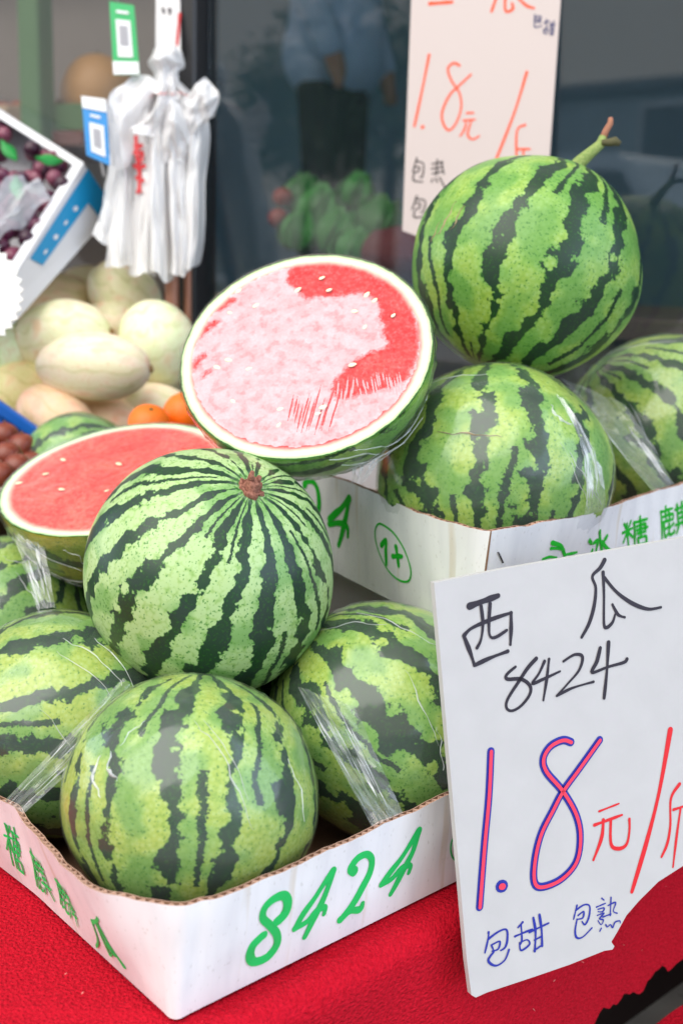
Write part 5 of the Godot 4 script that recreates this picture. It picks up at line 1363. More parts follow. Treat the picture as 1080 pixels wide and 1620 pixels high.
# ------------------------------------------------------------------ fruit behind
func honey_texture(seed_: int) -> ImageTexture:
	var w := 256
	var h := 128
	var big := fnl(seed_, 1.6, FastNoiseLite.TYPE_SIMPLEX_SMOOTH, 2)
	var fine := fnl(seed_ + 1, 14.0, FastNoiseLite.TYPE_SIMPLEX_SMOOTH, 3)
	var im := Image.create(w, h, false, Image.FORMAT_RGB8)
	for y in h:
		for x in w:
			var lat := (y + 0.5) / h * PI
			var u := (x + 0.5) / w * TAU
			var p := Vector3(sin(lat) * cos(u), cos(lat), sin(lat) * sin(u))
			var b := big.get_noise_3dv(p)
			var c := Color(0.985, 0.945, 0.87).lerp(Color(0.945, 0.94, 0.81), clampf(0.5 + b * 1.4, 0.0, 1.0))
			c = c.lerp(Color(0.95, 0.78, 0.64), clampf(-b * 1.2 - 0.25, 0.0, 0.6))
			var rib := sin(u * 10.0 + b * 3.0)
			if rib > 0.86:
				c = c.lerp(Color(0.80, 0.80, 0.58), 0.35 * (1.0 + b))
			var f := fine.get_noise_3dv(p)
			if f > 0.28:
				c = c.lerp(Color(0.88, 0.70, 0.54), clampf((f - 0.28) * 2.0, 0.0, 0.5))
			im.set_pixel(x, y, c)
	return ImageTexture.create_from_image(im)

func fruit_stand() -> void:
	var t := thing("fruit_stand", "wooden stand behind the front carton carrying melons and oranges", "stand")
	var wood := paint(Color(0.34, 0.25, 0.19), 0.8)
	var bs := Basis(ER, Vector3.UP, ER.cross(Vector3.UP))
	var tp := part("stand_top", box_mesh(Vector3(0.95, 0.03, 0.50), 0.004), wood, t)
	tp.transform = Transform3D(bs, bx(0.90, 0.12, 0.185))
	for a in [[0.68, 0.55], [0.68, -0.30], [1.12, 0.55], [1.12, -0.30]]:
		part("leg", box_mesh(Vector3(0.05, 0.568, 0.05), 0.004), wood, t).position = bx(a[0], a[1], 0.168 - 0.284)
	part("added_shade_panel", box_mesh(Vector3(0.9, 0.3, 0.015), 0.003), wood, t).transform = Transform3D(bs, bx(0.672, 0.12, 0.02))
	var skins := [honey_texture(1), honey_texture(2)]
	var names := ["pale oval honeydew lying level in front of the pile, stem end to the right", "large round cream honeydew behind the level one", "green tinged honeydew standing at the right of the pile", "ribbed honeydew at the top right of the pile below the bags", "beige honeydew at the top left of the pile by the grape carton", "honeydew at the far left of the pile, half outside the picture", "yellowish honeydew low at the left above the blue crate", "pinkish honeydew lowest at the left behind the small watermelon", "pinkish honeydew lowest in the middle behind the small watermelon", "pale honeydew lowest at the right above the oranges", "tan honeydew at the left under the starburst card", "honeydew deep in the pile under the level one", "honeydew deep in the pile at the right", "honeydew deep in the pile at the left", "cream honeydew wedged between the ribbed and the beige one", "cream honeydew wedged behind the level one and the green tinged one"]
	var i := 0
	var tints := [Color(1, 0.97, 0.95), Color(0.99, 1, 0.95), Color(0.96, 1, 0.94), Color(0.98, 0.97, 0.90), Color(1.0, 0.93, 0.86), Color(0.92, 1, 0.92), Color(0.98, 0.95, 0.78), Color(1, 0.87, 0.82), Color(1, 0.88, 0.83), Color(1, 0.97, 0.93), Color(0.95, 0.76, 0.55), Color(1, 0.95, 0.85), Color(0.95, 0.95, 0.8), Color(0.95, 0.9, 0.8), Color(1, 0.96, 0.9), Color(1, 0.98, 0.92)]
	for h in [[Vector3(-0.3325, 0.7592, -1.5023), Vector3(1.0000, -0.0034, 0.0008), 0.0758, 0.0458], [Vector3(-0.3986, 0.7853, -1.6110), Vector3(0.9854, 0.1658, -0.0383), 0.0693, 0.0551], [Vector3(-0.2665, 0.7773, -1.6297), Vector3(0.9285, 0.3618, -0.0835), 0.0558, 0.0666], [Vector3(-0.3408, 0.8404, -1.7674), Vector3(0.8070, -0.5755, 0.1329), 0.0619, 0.0503], [Vector3(-0.4569, 0.8218, -1.8041), Vector3(0.9711, 0.2324, -0.0537), 0.0653, 0.0475], [Vector3(-0.4801, 0.7558, -1.6247), Vector3(0.2284, 0.9486, -0.2190), 0.0540, 0.0612], [Vector3(-0.4394, 0.7094, -1.5729), Vector3(0.8813, -0.4604, 0.1063), 0.0544, 0.0456], [Vector3(-0.3769, 0.6864, -1.4855), Vector3(0.8070, -0.5755, 0.1329), 0.0600, 0.0433], [Vector3(-0.3329, 0.6755, -1.5446), Vector3(0.9930, 0.1154, -0.0266), 0.0624, 0.0399], [Vector3(-0.2676, 0.6933, -1.5692), Vector3(0.9995, 0.0306, -0.0071), 0.0544, 0.0386], [Vector3(-0.5345, 0.8009, -1.8199), Vector3(0.9285, 0.3618, -0.0835), 0.0600, 0.0420], [Vector3(-0.3585, 0.6805, -1.7099), Vector3(0.9995, 0.0306, -0.0071), 0.0669, 0.0526], [Vector3(-0.3122, 0.7063, -1.7467), Vector3(0.9995, 0.0306, -0.0071), 0.0681, 0.0535], [Vector3(-0.4634, 0.7207, -1.7500), Vector3(0.9995, 0.0306, -0.0071), 0.0681, 0.0583], [Vector3(-0.4150, 0.8330, -1.8478), Vector3(0.9789, 0.1993, -0.0460), 0.0586, 0.0506], [Vector3(-0.3525, 0.7924, -1.7358), Vector3(0.9995, 0.0306, -0.0071), 0.0478, 0.0440]]:
		var o := thing("honeydew", names[i], "melon", h[0], "honeydew melons piled on the stand")
		o.basis = facing(h[1], i * 1.3)
		var m := paint(tints[i], 0.42)
		m.albedo_texture = skins[i % 2]
		part("rind", melon_shape(h[3], h[2], 100 + i, 0.0, 0.0, 40, 26), m, o)
		var st := start()
		tube(st, [Vector3(0, h[2] * 0.95, 0), Vector3(0, h[2] * 0.99, 0), Vector3(0.001, h[2] * 1.03, 0)], [0.007, 0.006, 0.004], 9)
		part("stem_scar", done(st), paint(Color(0.55, 0.42, 0.26), 0.8), o)
		i += 1
	i = 0
	var peel := paint(Color(0.95, 0.45, 0.04), 0.45)
	relief(peel, bump_texture(92, 0.12, 2, 256), 0.06, 14.0)
	for h in [[Vector3(-0.2329, 0.7086, -1.3470), Vector3(0.9285, 0.3618, -0.0835), 0.0257, 0.0247], [Vector3(-0.1958, 0.7166, -1.3899), Vector3(0.9285, 0.3618, -0.0835), 0.0272, 0.0261], [Vector3(-0.2103, 0.6886, -1.3424), Vector3(0.9285, 0.3618, -0.0835), 0.0257, 0.0247]]:
		var o := thing("orange", ["orange left of the other, above the flatter cut half", "orange touching the big cut half", "orange hidden mostly behind the flatter cut half"][i], "orange", h[0], "oranges on the stand")
		o.basis = facing(Vector3(0.2, 0.9, 0.5))
		part("peel", melon_shape(h[2], h[3], 130 + i, 0.0, 0.0, 30, 20), peel, o)
		var st := start()
		tube(st, [Vector3(0, h[3] * 0.955, 0), Vector3(0, h[3] * 0.99, 0)], [0.0032, 0.0022], 7)
		part("stem_button", done(st), paint(Color(0.30, 0.34, 0.14), 0.9), o)
		i += 1
	i = 0
	var plum := paint(Color(0.50, 0.20, 0.14), 0.4)
	plum.albedo_texture = mottled(95, 0.03, 3, Color(0.62, 0.40, 0.36), Color(1.0, 0.86, 0.74), 0.0, Color.BLACK, 128)
	plum.uv1_triplanar = true
	plum.uv1_scale = Vector3.ONE * 9.0
	plum.albedo_color = Color(0.56, 0.32, 0.26)
	var plum_words := ["reddish plum in front of the tray at the left edge", "reddish plum touching the blue crate, nearest the small watermelon", "reddish plum behind, under the blue rail", "reddish plum beyond the left edge of the tray", "reddish plum lowest at the right of the tray", "reddish plum lowest at the left of the tray", "reddish plum squeezed against the small watermelon", "reddish plum at the bottom under the film"]
	for h in [[Vector3(-0.3890, 0.6741, -1.2979), Vector3(0.9285, 0.3618, -0.0835), 0.0183, 0.0176], [Vector3(-0.3894, 0.6739, -1.3595), Vector3(0.9285, 0.3618, -0.0835), 0.0184, 0.0177], [Vector3(-0.4165, 0.6833, -1.3822), Vector3(0.9285, 0.3618, -0.0835), 0.0179, 0.0172], [Vector3(-0.4290, 0.6731, -1.3388), Vector3(0.9285, 0.3618, -0.0835), 0.0189, 0.0181], [Vector3(-0.3712, 0.6655, -1.2754), Vector3(0.9285, 0.3618, -0.0835), 0.0173, 0.0166], [Vector3(-0.4022, 0.6631, -1.2749), Vector3(0.9285, 0.3618, -0.0835), 0.0173, 0.0166], [Vector3(-0.3718, 0.6579, -1.3353), Vector3(0.9285, 0.3618, -0.0835), 0.0166, 0.0160], [Vector3(-0.3807, 0.6625, -1.2440), Vector3(0.9285, 0.3618, -0.0835), 0.0162, 0.0156]]:
		var o := thing("plum", plum_words[i], "plum", h[0], "plums in the film covered tray")
		part("skin", melon_shape(h[2], h[3], 140 + i, 0.0, 0.0, 24, 16), plum, o)
		var st := start()
		tube(st, [Vector3(0, h[3] * 0.95, 0), Vector3(0.001, h[3] * 1.12, 0.001)], [0.0016, 0.001], 6)
		part("stem", done(st), mats.stub, o)
		i += 1
	var tray := thing("plum_tray", "grey tray edge holding the reddish plums at the left", "tray", bx(0.64, 0.165, 0.225))
	tray.basis = bs
	part("tray_base", box_mesh(Vector3(0.26, 0.01, 0.10), 0.003), paint(Color(0.5, 0.48, 0.46), 0.6), tray)
	part("tray_rim", box_mesh(Vector3(0.26, 0.03, 0.006), 0.002), paint(Color(0.62, 0.58, 0.54), 0.5), tray).position = Vector3(0, 0.012, 0.05)
	# blue plastic crate
	var r := [Vector3(-0.4875, 0.7607, -1.4001), Vector3(-0.4301, 0.7197, -1.4111), Vector3(-0.3756, 0.6782, -1.4220), Vector3(-0.4861, 0.7191, -1.3904), Vector3(-0.4293, 0.6966, -1.4058), Vector3(-0.3848, 0.6654, -1.4191)]
	var crate := thing("plastic_crate", "blue plastic crate with slotted side under the honeydews at the left edge", "crate")
	var blue := paint(Color(0.02, 0.36, 0.72), 0.4)
	var st2 := start(false)
	var away := Vector3(0.25, 0.0, -0.97) * 0.02
	for pair in [[r[0], r[1]], [r[1], r[2]]]:
		var a: Vector3 = pair[0]
		var b: Vector3 = pair[1]
		var d := (b - a).normalized()
		var up := Vector3.UP
		var bb := Basis(d, (up - d * up.dot(d)).normalized(), d.cross((up - d * up.dot(d)).normalized()))
		box_into(st2, Transform3D(bb, (a + b) / 2.0 - Vector3(0, 0.006, 0)), Vector3(a.distance_to(b) + 0.01, 0.016, 0.018), 0.003)
		box_into(st2, Transform3D(bb, (a + b) / 2.0 - Vector3(0, 0.046, 0)), Vector3(a.distance_to(b) + 0.01, 0.026, 0.008), 0.002)
	part("crate_rail", done(st2), blue, crate)
	var st3 := start(false)
	for k in 7:
		var f := k / 6.0
		var p: Vector3 = r[0].lerp(r[1], f * 2.0) if f < 0.5 else r[1].lerp(r[2], f * 2.0 - 1.0)
		box_into(st3, Transform3D(Basis(), p - Vector3(0, 0.035, 0)), Vector3(0.008, 0.06, 0.008), 0.002)
	part("crate_ribs", done(st3), blue, crate)
	grape_carton()

func grape_carton() -> void:
	var rim: Array = [Vector3(-0.3921, 1.0308, -1.7293), Vector3(-0.6311, 1.1587, -1.9024), Vector3(-0.6388, 0.8792, -1.5813), Vector3(-0.4598, 0.8088, -1.4420)]
	var low: Array = [Vector3(-0.3604, 0.9680, -1.7968), Vector3(-0.5692, 1.1132, -1.9946), Vector3(-0.6182, 0.8333, -1.6837), Vector3(-0.4363, 0.8119, -1.5042)]
	var t := thing("grape_carton", "tilted white fruit carton with a blue printed band, full of dark grapes", "box")
	var white := paint(Color(0.86, 0.86, 0.88), 0.6)
	var blue := paint(Color(0.04, 0.55, 0.76), 0.5)
	for k in 4:
		var a: Vector3 = rim[k]
		var b: Vector3 = rim[(k + 1) % 4]
		var c: Vector3 = low[(k + 1) % 4]
		var d: Vector3 = low[k]
		var mid: Vector3 = (rim[0] + rim[1] + rim[2] + rim[3]) / 4.0
		var n: Vector3 = (b - a).cross(d - a).normalized()
		if n.dot(mid - a) > 0.0:
			n = -n
		# a wall of two layers with a folded-over lip
		var st := start(false)
		var inn := -n * 0.006
		quad(st, a, b, c, d)
		quad(st, a + inn, b + inn, c + inn, d + inn)
		quad(st, a, b, b + inn, a + inn)
		part("carton_side", done(st), white, t)
		var st2 := start(false)
		var lip: Vector3 = (mid - (a + b) / 2.0).normalized() * 0.016
		quad(st2, a + n * 0.001, b + n * 0.001, b + lip, a + lip)
		part("carton_lip", done(st2), white, t)
		if k == 3 or k == 0:
			# blue band printed along the middle of the side
			var st3 := start(false)
			var o := n * 0.0012
			var f0 := 0.30
			var p0 := 0.0 if k == 0 else 0.40
			var a1 := a.lerp(d, 0.12).lerp(b.lerp(c, 0.12), p0)
			var b1 := b.lerp(c, 0.12) if k == 3 else a.lerp(d, 0.12).lerp(b.lerp(c, 0.12), 0.12)
			var c1 := b.lerp(c, 0.50) if k == 3 else a.lerp(d, 0.5).lerp(b.lerp(c, 0.5), 0.12)
			var d1 := a.lerp(d, 0.50).lerp(b.lerp(c, 0.50), p0)
			quad(st3, a1 + o, b1 + o, c1 + o, d1 + o)
			if k == 3:
				var e0 := a1.lerp(b1, 0.78)
				var e1 := d1.lerp(c1, 0.78)
				quad(st3, e1 + o, c1 + o, b.lerp(c, 0.93) + o, a.lerp(d, 0.93).lerp(b.lerp(c, 0.93), 0.87) + o)
			part("printed_band", done(st3), blue, t)
			if k == 3:
				var st4 := start(false)
				for q in 4:
					var e := a1.lerp(b1, 0.12 + q * 0.17).lerp(d1.lerp(c1, 0.12 + q * 0.17), 0.6)
					var x := (b1 - a1).normalized() * 0.006
					var y := (d1 - a1).normalized() * 0.006
					for m in 8:
						var g0 := TAU * m / 8.0
						var g1 := TAU * (m + 1) / 8.0
						for v in [e + o * 1.6, e + o * 1.6 + x * cos(g0) + y * sin(g0) * (0.5 + 0.3 * (q % 2)), e + o * 1.6 + x * cos(g1) + y * sin(g1) * (0.5 + 0.3 * (q % 2))]:
							st4.add_vertex(v)
				part("printed_flowers", done(st4), white, t)
	var st5 := start(false)
	quad(st5, low[0], low[1], low[2], low[3])
	part("carton_base", done(st5), white, t)
	# the grapes: single berries over the open top
	var rng := RandomNumberGenerator.new()
	rng.seed = 21
	var berry := melon_shape(0.0115, 0.0125, 8, 0.0, 0.0, 14, 10)
	var tones := []
	for c in [Color(0.28, 0.08, 0.20), Color(0.36, 0.13, 0.25), Color(0.44, 0.18, 0.28), Color(0.22, 0.08, 0.17), Color(0.52, 0.28, 0.36)]:
		tones.append(paint(c, 0.35))
	for k in 190:
		var u := rng.randf_range(0.06, 0.94)
		var v := rng.randf_range(0.06, 0.94)
		var p: Vector3 = rim[0].lerp(rim[1], u).lerp(rim[3].lerp(rim[2], u), v)
		var q: Vector3 = low[0].lerp(low[1], u).lerp(low[3].lerp(low[2], u), v)
		var o := part("grape", berry, tones[rng.randi() % 5], t)
		o.position = p.lerp(q, rng.randf_range(0.05, 0.34))
		o.rotation = Vector3(rng.randf() * 3.0, rng.randf() * 3.0, 0)
	for k in 5:
		var u: float = [0.25, 0.42, 0.30, 0.16, 0.5][k]
		var v: float = [0.35, 0.20, 0.62, 0.12, 0.5][k]
		var p: Vector3 = rim[0].lerp(rim[1], u).lerp(rim[3].lerp(rim[2], u), v)
		var n: Vector3 = (rim[1] - rim[0]).cross(rim[3] - rim[0]).normalized()
		if n.dot(low[0] - rim[0]) > 0.0:
			n = -n
		var f := part("green_tag", sheet_mesh(6, 6, func(a: float, b: float) -> Vector3:
			var w := sin(PI * clampf(b, 0.04, 0.96)) * 0.010
			return Vector3((a - 0.5) * 2.0 * w, (b - 0.5) * 0.04, 0.004 * sin(a * PI))), paint(Color(0.06, 0.55, 0.22), 0.5), t)
		f.position = p + n * 0.012
		f.rotation = Vector3(-0.6, 0.4, 0.5 * k)
	# fluffed paper sheet between the berries
	for k in 2:
		var u: float = [0.20, 0.36][k]
		var v: float = [0.45, 0.80][k]
		var p: Vector3 = rim[0].lerp(rim[1], u).lerp(rim[3].lerp(rim[2], u), v)
		var wrap := part("wrapping_film", sheet_mesh(10, 10, func(a: float, b: float) -> Vector3:
			return Vector3((a - 0.5) * 0.05, (b - 0.5) * 0.12, 0.014 * sin(a * 9.0 + b * 3.0) + 0.008 * sin(b * 11.0)), false, false), film(0.45, 0.2), t)
		wrap.position = p + Vector3(0, 0.012, 0.02)
		wrap.rotation = Vector3(-0.7, 0.2, -0.6)
	# serrated paper card on the near corner
	var card := thing("starburst_card", "white paper card with a serrated edge on the near end of the grape carton", "price card", rim[3] + Vector3(-0.012, 0.045, 0.03))
	var poly := PackedVector2Array()
	for k in 72:
		var a := TAU * k / 72.0
		var r := 74.0 if k % 2 else 68.0
		poly.append(Vector2(cos(a), sin(a)) * r)
	part("card_sheet", extruded(poly, 0.002), paint(Color(0.90, 0.90, 0.89), 0.6), card)
	part("card_print", strokes("5:8 -42 30 -40;4:-4 -28 22 -24;4:14 -54 34 -52", func(p: Vector2) -> Array: return [Vector3(p.x, -p.y, 0.0) / 1000.0, Vector3(0, 0, 1)]), paint(Color(0.3, 0.3, 0.32), 0.6), card)
	card.rotation = Vector3(-0.35, 0.15, 0.0)

# ------------------------------------------------------------------ bags, cards
func net_point(net: Array, u: float, v: float) -> Vector3:
	var col := []
	for row in net:
		col.append(bez(row[0], row[1], row[2], row[3], u))
	return bez(col[0], col[1], col[2], col[3], v)

func bez(a: Vector3, b: Vector3, c: Vector3, d: Vector3, t: float) -> Vector3:
	# through all four points
	var x := t * 3.0
	var i := clampi(int(x), 0, 2)
	var l := [a, b, c, d]
	return l[i].cubic_interpolate(l[i + 1], l[maxi(i - 1, 0)], l[mini(i + 2, 3)], x - i)

func bags_and_cards() -> void:
	var plastic := paint(Color(0.96, 0.96, 0.965, 0.88), 0.36)
	plastic.transparency = BaseMaterial3D.TRANSPARENCY_ALPHA
	plastic.backlight_enabled = true
	plastic.backlight = Color(0.6, 0.6, 0.61)
	plastic.cull_mode = BaseMaterial3D.CULL_DISABLED
	var words := ["white carrier bag second from the left of the hanging bundle, with red print", "white carrier bag in the middle left of the hanging bundle", "longest white carrier bag in the middle of the hanging bundle", "white carrier bag right of the longest one", "white carrier bag at the right of the hanging bundle", "white carrier bag at the left, its corner kicked out"]
	var i := 0
	var crumple := fnl(55, 16.0, FastNoiseLite.TYPE_SIMPLEX, 2)
	var red := paint(Color(0.82, 0.22, 0.24), 0.5)
	var faint := paint(Color(0.88, 0.68, 0.67), 0.5)
	for net in [[[Vector3(-0.2884, 1.1465, -1.7375), Vector3(-0.2824, 1.1424, -1.7181), Vector3(-0.2797, 1.1426, -1.7193), Vector3(-0.2798, 1.1477, -1.7378)], [Vector3(-0.3435, 1.0915, -1.7248), Vector3(-0.3293, 1.0879, -1.7035), Vector3(-0.3192, 1.0884, -1.7049), Vector3(-0.3128, 1.0933, -1.7252)], [Vector3(-0.3425, 1.0026, -1.7043), Vector3(-0.3275, 1.0000, -1.6799), Vector3(-0.3173, 1.0003, -1.6812), Vector3(-0.3113, 1.0044, -1.7047)], [Vector3(-0.3521, 0.8849, -1.6771), Vector3(-0.3320, 0.8842, -1.6489), Vector3(-0.3176, 0.8846, -1.6502), Vector3(-0.3084, 0.8871, -1.6776)]], [[Vector3(-0.2797, 1.1453, -1.7270), Vector3(-0.2732, 1.1382, -1.7037), Vector3(-0.2707, 1.1411, -1.7063), Vector3(-0.2712, 1.1465, -1.7272)], [Vector3(-0.3168, 1.0912, -1.7144), Vector3(-0.3021, 1.0846, -1.6884), Vector3(-0.2922, 1.0877, -1.6910), Vector3(-0.2862, 1.0930, -1.7149)], [Vector3(-0.3154, 1.0028, -1.6941), Vector3(-0.2997, 0.9973, -1.6634), Vector3(-0.2897, 1.0004, -1.6659), Vector3(-0.2844, 1.0047, -1.6945)], [Vector3(-0.3171, 0.8773, -1.6651), Vector3(-0.2960, 0.8743, -1.6280), Vector3(-0.2819, 0.8773, -1.6305), Vector3(-0.2736, 0.8795, -1.6656)]], [[Vector3(-0.2712, 1.1442, -1.7164), Vector3(-0.2647, 1.1395, -1.6928), Vector3(-0.2622, 1.1398, -1.6949), Vector3(-0.2627, 1.1453, -1.7167)], [Vector3(-0.2903, 1.0909, -1.7041), Vector3(-0.2759, 1.0868, -1.6773), Vector3(-0.2661, 1.0873, -1.6795), Vector3(-0.2600, 1.0927, -1.7045)], [Vector3(-0.2886, 1.0031, -1.6838), Vector3(-0.2732, 1.0001, -1.6518), Vector3(-0.2632, 1.0005, -1.6540), Vector3(-0.2578, 1.0049, -1.6843)], [Vector3(-0.2825, 0.8724, -1.6537), Vector3(-0.2647, 0.8721, -1.6141), Vector3(-0.2537, 0.8724, -1.6162), Vector3(-0.2483, 0.8743, -1.6541)]], [[Vector3(-0.2651, 1.1451, -1.7218), Vector3(-0.2588, 1.1379, -1.6986), Vector3(-0.2563, 1.1408, -1.7011), Vector3(-0.2567, 1.1462, -1.7220)], [Vector3(-0.2666, 1.0922, -1.7095), Vector3(-0.2527, 1.0856, -1.6835), Vector3(-0.2428, 1.0887, -1.6861), Vector3(-0.2362, 1.0940, -1.7100)], [Vector3(-0.2646, 1.0041, -1.6892), Vector3(-0.2497, 0.9986, -1.6585), Vector3(-0.2398, 1.0016, -1.6611), Vector3(-0.2337, 1.0059, -1.6896)], [Vector3(-0.2564, 0.8775, -1.6600), Vector3(-0.2413, 0.8744, -1.6227), Vector3(-0.2321, 0.8772, -1.6252), Vector3(-0.2275, 0.8792, -1.6604)]], [[Vector3(-0.2599, 1.1467, -1.7324), Vector3(-0.2538, 1.1422, -1.7108), Vector3(-0.2512, 1.1425, -1.7126), Vector3(-0.2513, 1.1478, -1.7327)], [Vector3(-0.2436, 1.0940, -1.7202), Vector3(-0.2302, 1.0901, -1.6962), Vector3(-0.2201, 1.0906, -1.6979), Vector3(-0.2129, 1.0958, -1.7206)], [Vector3(-0.2411, 1.0054, -1.6998), Vector3(-0.2270, 1.0026, -1.6716), Vector3(-0.2168, 1.0030, -1.6733), Vector3(-0.2100, 1.0072, -1.7002)], [Vector3(-0.2401, 0.8857, -1.6721), Vector3(-0.2264, 0.8850, -1.6385), Vector3(-0.2175, 0.8852, -1.6402), Vector3(-0.2128, 0.8875, -1.6725)]], [[Vector3(-0.3487, 1.1158, -1.7489), Vector3(-0.3300, 1.1124, -1.7378), Vector3(-0.3161, 1.1093, -1.7371), Vector3(-0.3022, 1.1037, -1.7461)], [Vector3(-0.3519, 1.0438, -1.7322), Vector3(-0.3329, 1.0383, -1.7104), Vector3(-0.3210, 1.0369, -1.7101), Vector3(-0.3075, 1.0398, -1.7211)], [Vector3(-0.3577, 0.9757, -1.7063), Vector3(-0.3398, 0.9670, -1.6940), Vector3(-0.3250, 0.9621, -1.6929), Vector3(-0.3143, 0.9681, -1.7045)], [Vector3(-0.3705, 0.9305, -1.6856), Vector3(-0.3515, 0.9177, -1.6724), Vector3(-0.3357, 0.9068, -1.6698), Vector3(-0.3231, 0.9036, -1.6793)]]]:
		var t := thing("carrier_bag", words[i], "plastic bag", net[0][0], "plastic bags hanging in a bundle")
		var m := plastic
		var o: Vector3 = net[0][0]
		var f := func(u: float, v: float) -> Vector3:
			var p := net_point(net, u, v) - o
			var fold := crumple.get_noise_2d(u * 0.085 + i * 3.0 + v * 0.01, i * 5.0 + v * 0.012)
			var dent := absf(crumple.get_noise_3d(u * 0.11 + i, v * 0.16, i * 2.0))
			return p + Vector3(0.006 * crumple.get_noise_2d(v * 0.07 + 9.0, i * 4.0), 0.012 * v * crumple.get_noise_2d(u * 0.06, i * 7.0), 0.020 * fold * (0.3 + 0.7 * v) + 0.014 * dent)
		part("bag_sheet", sheet_mesh(40, 44, f), m, t)
		if i < 5:
			# faint printed line across the folds
			part("printed_line", sheet_mesh(24, 1, func(u: float, v: float) -> Vector3: return f.call(u, 0.13 + 0.02 * sin(u * 4.0 + i) + v * 0.022) + Vector3(0, 0, 0.003)), faint, t)
		if i == 1:
			part("red_print", strokes("6:0.28 0.42 0.28 0.47;8:0.12 0.47 0.46 0.475;6:0.14 0.51 0.44 0.51 0.38 0.55;7:0.28 0.47 0.25 0.68;7:0.10 0.58 0.46 0.58;6:0.14 0.63 0.42 0.645;6:0.18 0.69 0.34 0.685", func(p: Vector2) -> Array: return [f.call(p.x, p.y), Vector3(-0.1, 0, 1).normalized()], 0.006), red, t)
		i += 1
	i = 0
	words = ["white bag handle flap folded out at the upper left of the bundle", "white bag handle looped over the middle of the bundle", "white bag handle flap sticking out at the upper right of the bundle", "gathered white bag neck at the top of the bundle", "white bag handle fold below the loop of the bundle"]
	for net in [[[Vector3(-0.3206, 1.1441, -1.7144), Vector3(-0.3126, 1.1499, -1.7054), Vector3(-0.2948, 1.1522, -1.7060), Vector3(-0.2801, 1.1436, -1.7142)], [Vector3(-0.3439, 1.1210, -1.6988), Vector3(-0.3291, 1.1132, -1.6867), Vector3(-0.3069, 1.1139, -1.6869), Vector3(-0.2865, 1.1158, -1.6976)], [Vector3(-0.3461, 1.0791, -1.6891), Vector3(-0.3314, 1.0733, -1.6775), Vector3(-0.3172, 1.0755, -1.6780), Vector3(-0.2989, 1.0849, -1.6904)], [Vector3(-0.3411, 1.0259, -1.6871), Vector3(-0.3263, 1.0204, -1.6755), Vector3(-0.3158, 1.0260, -1.6768), Vector3(-0.3085, 1.0462, -1.6918)]], [[Vector3(-0.3105, 1.0702, -1.6562), Vector3(-0.3002, 1.0802, -1.6534), Vector3(-0.2909, 1.0896, -1.6607), Vector3(-0.2858, 1.0955, -1.6826)], [Vector3(-0.2936, 1.0663, -1.6451), Vector3(-0.2820, 1.0854, -1.6495), Vector3(-0.2712, 1.1033, -1.6588), Vector3(-0.2651, 1.1152, -1.6872)], [Vector3(-0.2787, 1.0647, -1.6498), Vector3(-0.2709, 1.0948, -1.6568), Vector3(-0.2585, 1.1197, -1.6677), Vector3(-0.2478, 1.1279, -1.6901)], [Vector3(-0.2687, 1.0614, -1.6747), Vector3(-0.2643, 1.0892, -1.6812), Vector3(-0.2524, 1.1052, -1.6848), Vector3(-0.2434, 1.1128, -1.6969)]], [[Vector3(-0.2438, 1.1159, -1.6873), Vector3(-0.2303, 1.1271, -1.6796), Vector3(-0.2177, 1.1405, -1.6776), Vector3(-0.2098, 1.1492, -1.6847)], [Vector3(-0.2415, 1.1003, -1.6837), Vector3(-0.2256, 1.1128, -1.6712), Vector3(-0.2096, 1.1272, -1.6694), Vector3(-0.1970, 1.1367, -1.6818)], [Vector3(-0.2381, 1.0819, -1.6846), Vector3(-0.2222, 1.0946, -1.6721), Vector3(-0.2043, 1.1083, -1.6702), Vector3(-0.1883, 1.1230, -1.6838)], [Vector3(-0.2363, 1.0581, -1.6842), Vector3(-0.2229, 1.0732, -1.6774), Vector3(-0.2090, 1.0857, -1.6803), Vector3(-0.1969, 1.0965, -1.6828)]], [[Vector3(-0.2896, 1.1907, -1.7354), Vector3(-0.2755, 1.1929, -1.7154), Vector3(-0.2603, 1.1934, -1.7155), Vector3(-0.2498, 1.1901, -1.7352)], [Vector3(-0.2990, 1.1727, -1.7312), Vector3(-0.2795, 1.1737, -1.7007), Vector3(-0.2545, 1.1727, -1.7004), Vector3(-0.2446, 1.1708, -1.7308)], [Vector3(-0.2876, 1.1554, -1.7272), Vector3(-0.2726, 1.1556, -1.7016), Vector3(-0.2583, 1.1560, -1.7017), Vector3(-0.2514, 1.1565, -1.7275)], [Vector3(-0.2922, 1.1305, -1.7215), Vector3(-0.2743, 1.1236, -1.6891), Vector3(-0.2565, 1.1241, -1.6892), Vector3(-0.2470, 1.1319, -1.7218)]], [[Vector3(-0.2624, 1.1048, -1.6694), Vector3(-0.2530, 1.1130, -1.6661), Vector3(-0.2432, 1.1097, -1.6705), Vector3(-0.2379, 1.0987, -1.6833)], [Vector3(-0.2668, 1.0789, -1.6634), Vector3(-0.2525, 1.0897, -1.6505), Vector3(-0.2392, 1.0872, -1.6550), Vector3(-0.2301, 1.0773, -1.6784)], [Vector3(-0.2694, 1.0522, -1.6675), Vector3(-0.2531, 1.0600, -1.6539), Vector3(-0.2398, 1.0609, -1.6592), Vector3(-0.2283, 1.0544, -1.6782)], [Vector3(-0.2675, 1.0275, -1.6772), Vector3(-0.2536, 1.0324, -1.6680), Vector3(-0.2411, 1.0328, -1.6681), Vector3(-0.2307, 1.0290, -1.6826)]]]:
		var t := thing("carrier_bag", words[i], "plastic bag", net[0][0], "plastic bags hanging in a bundle")
		var o: Vector3 = net[0][0]
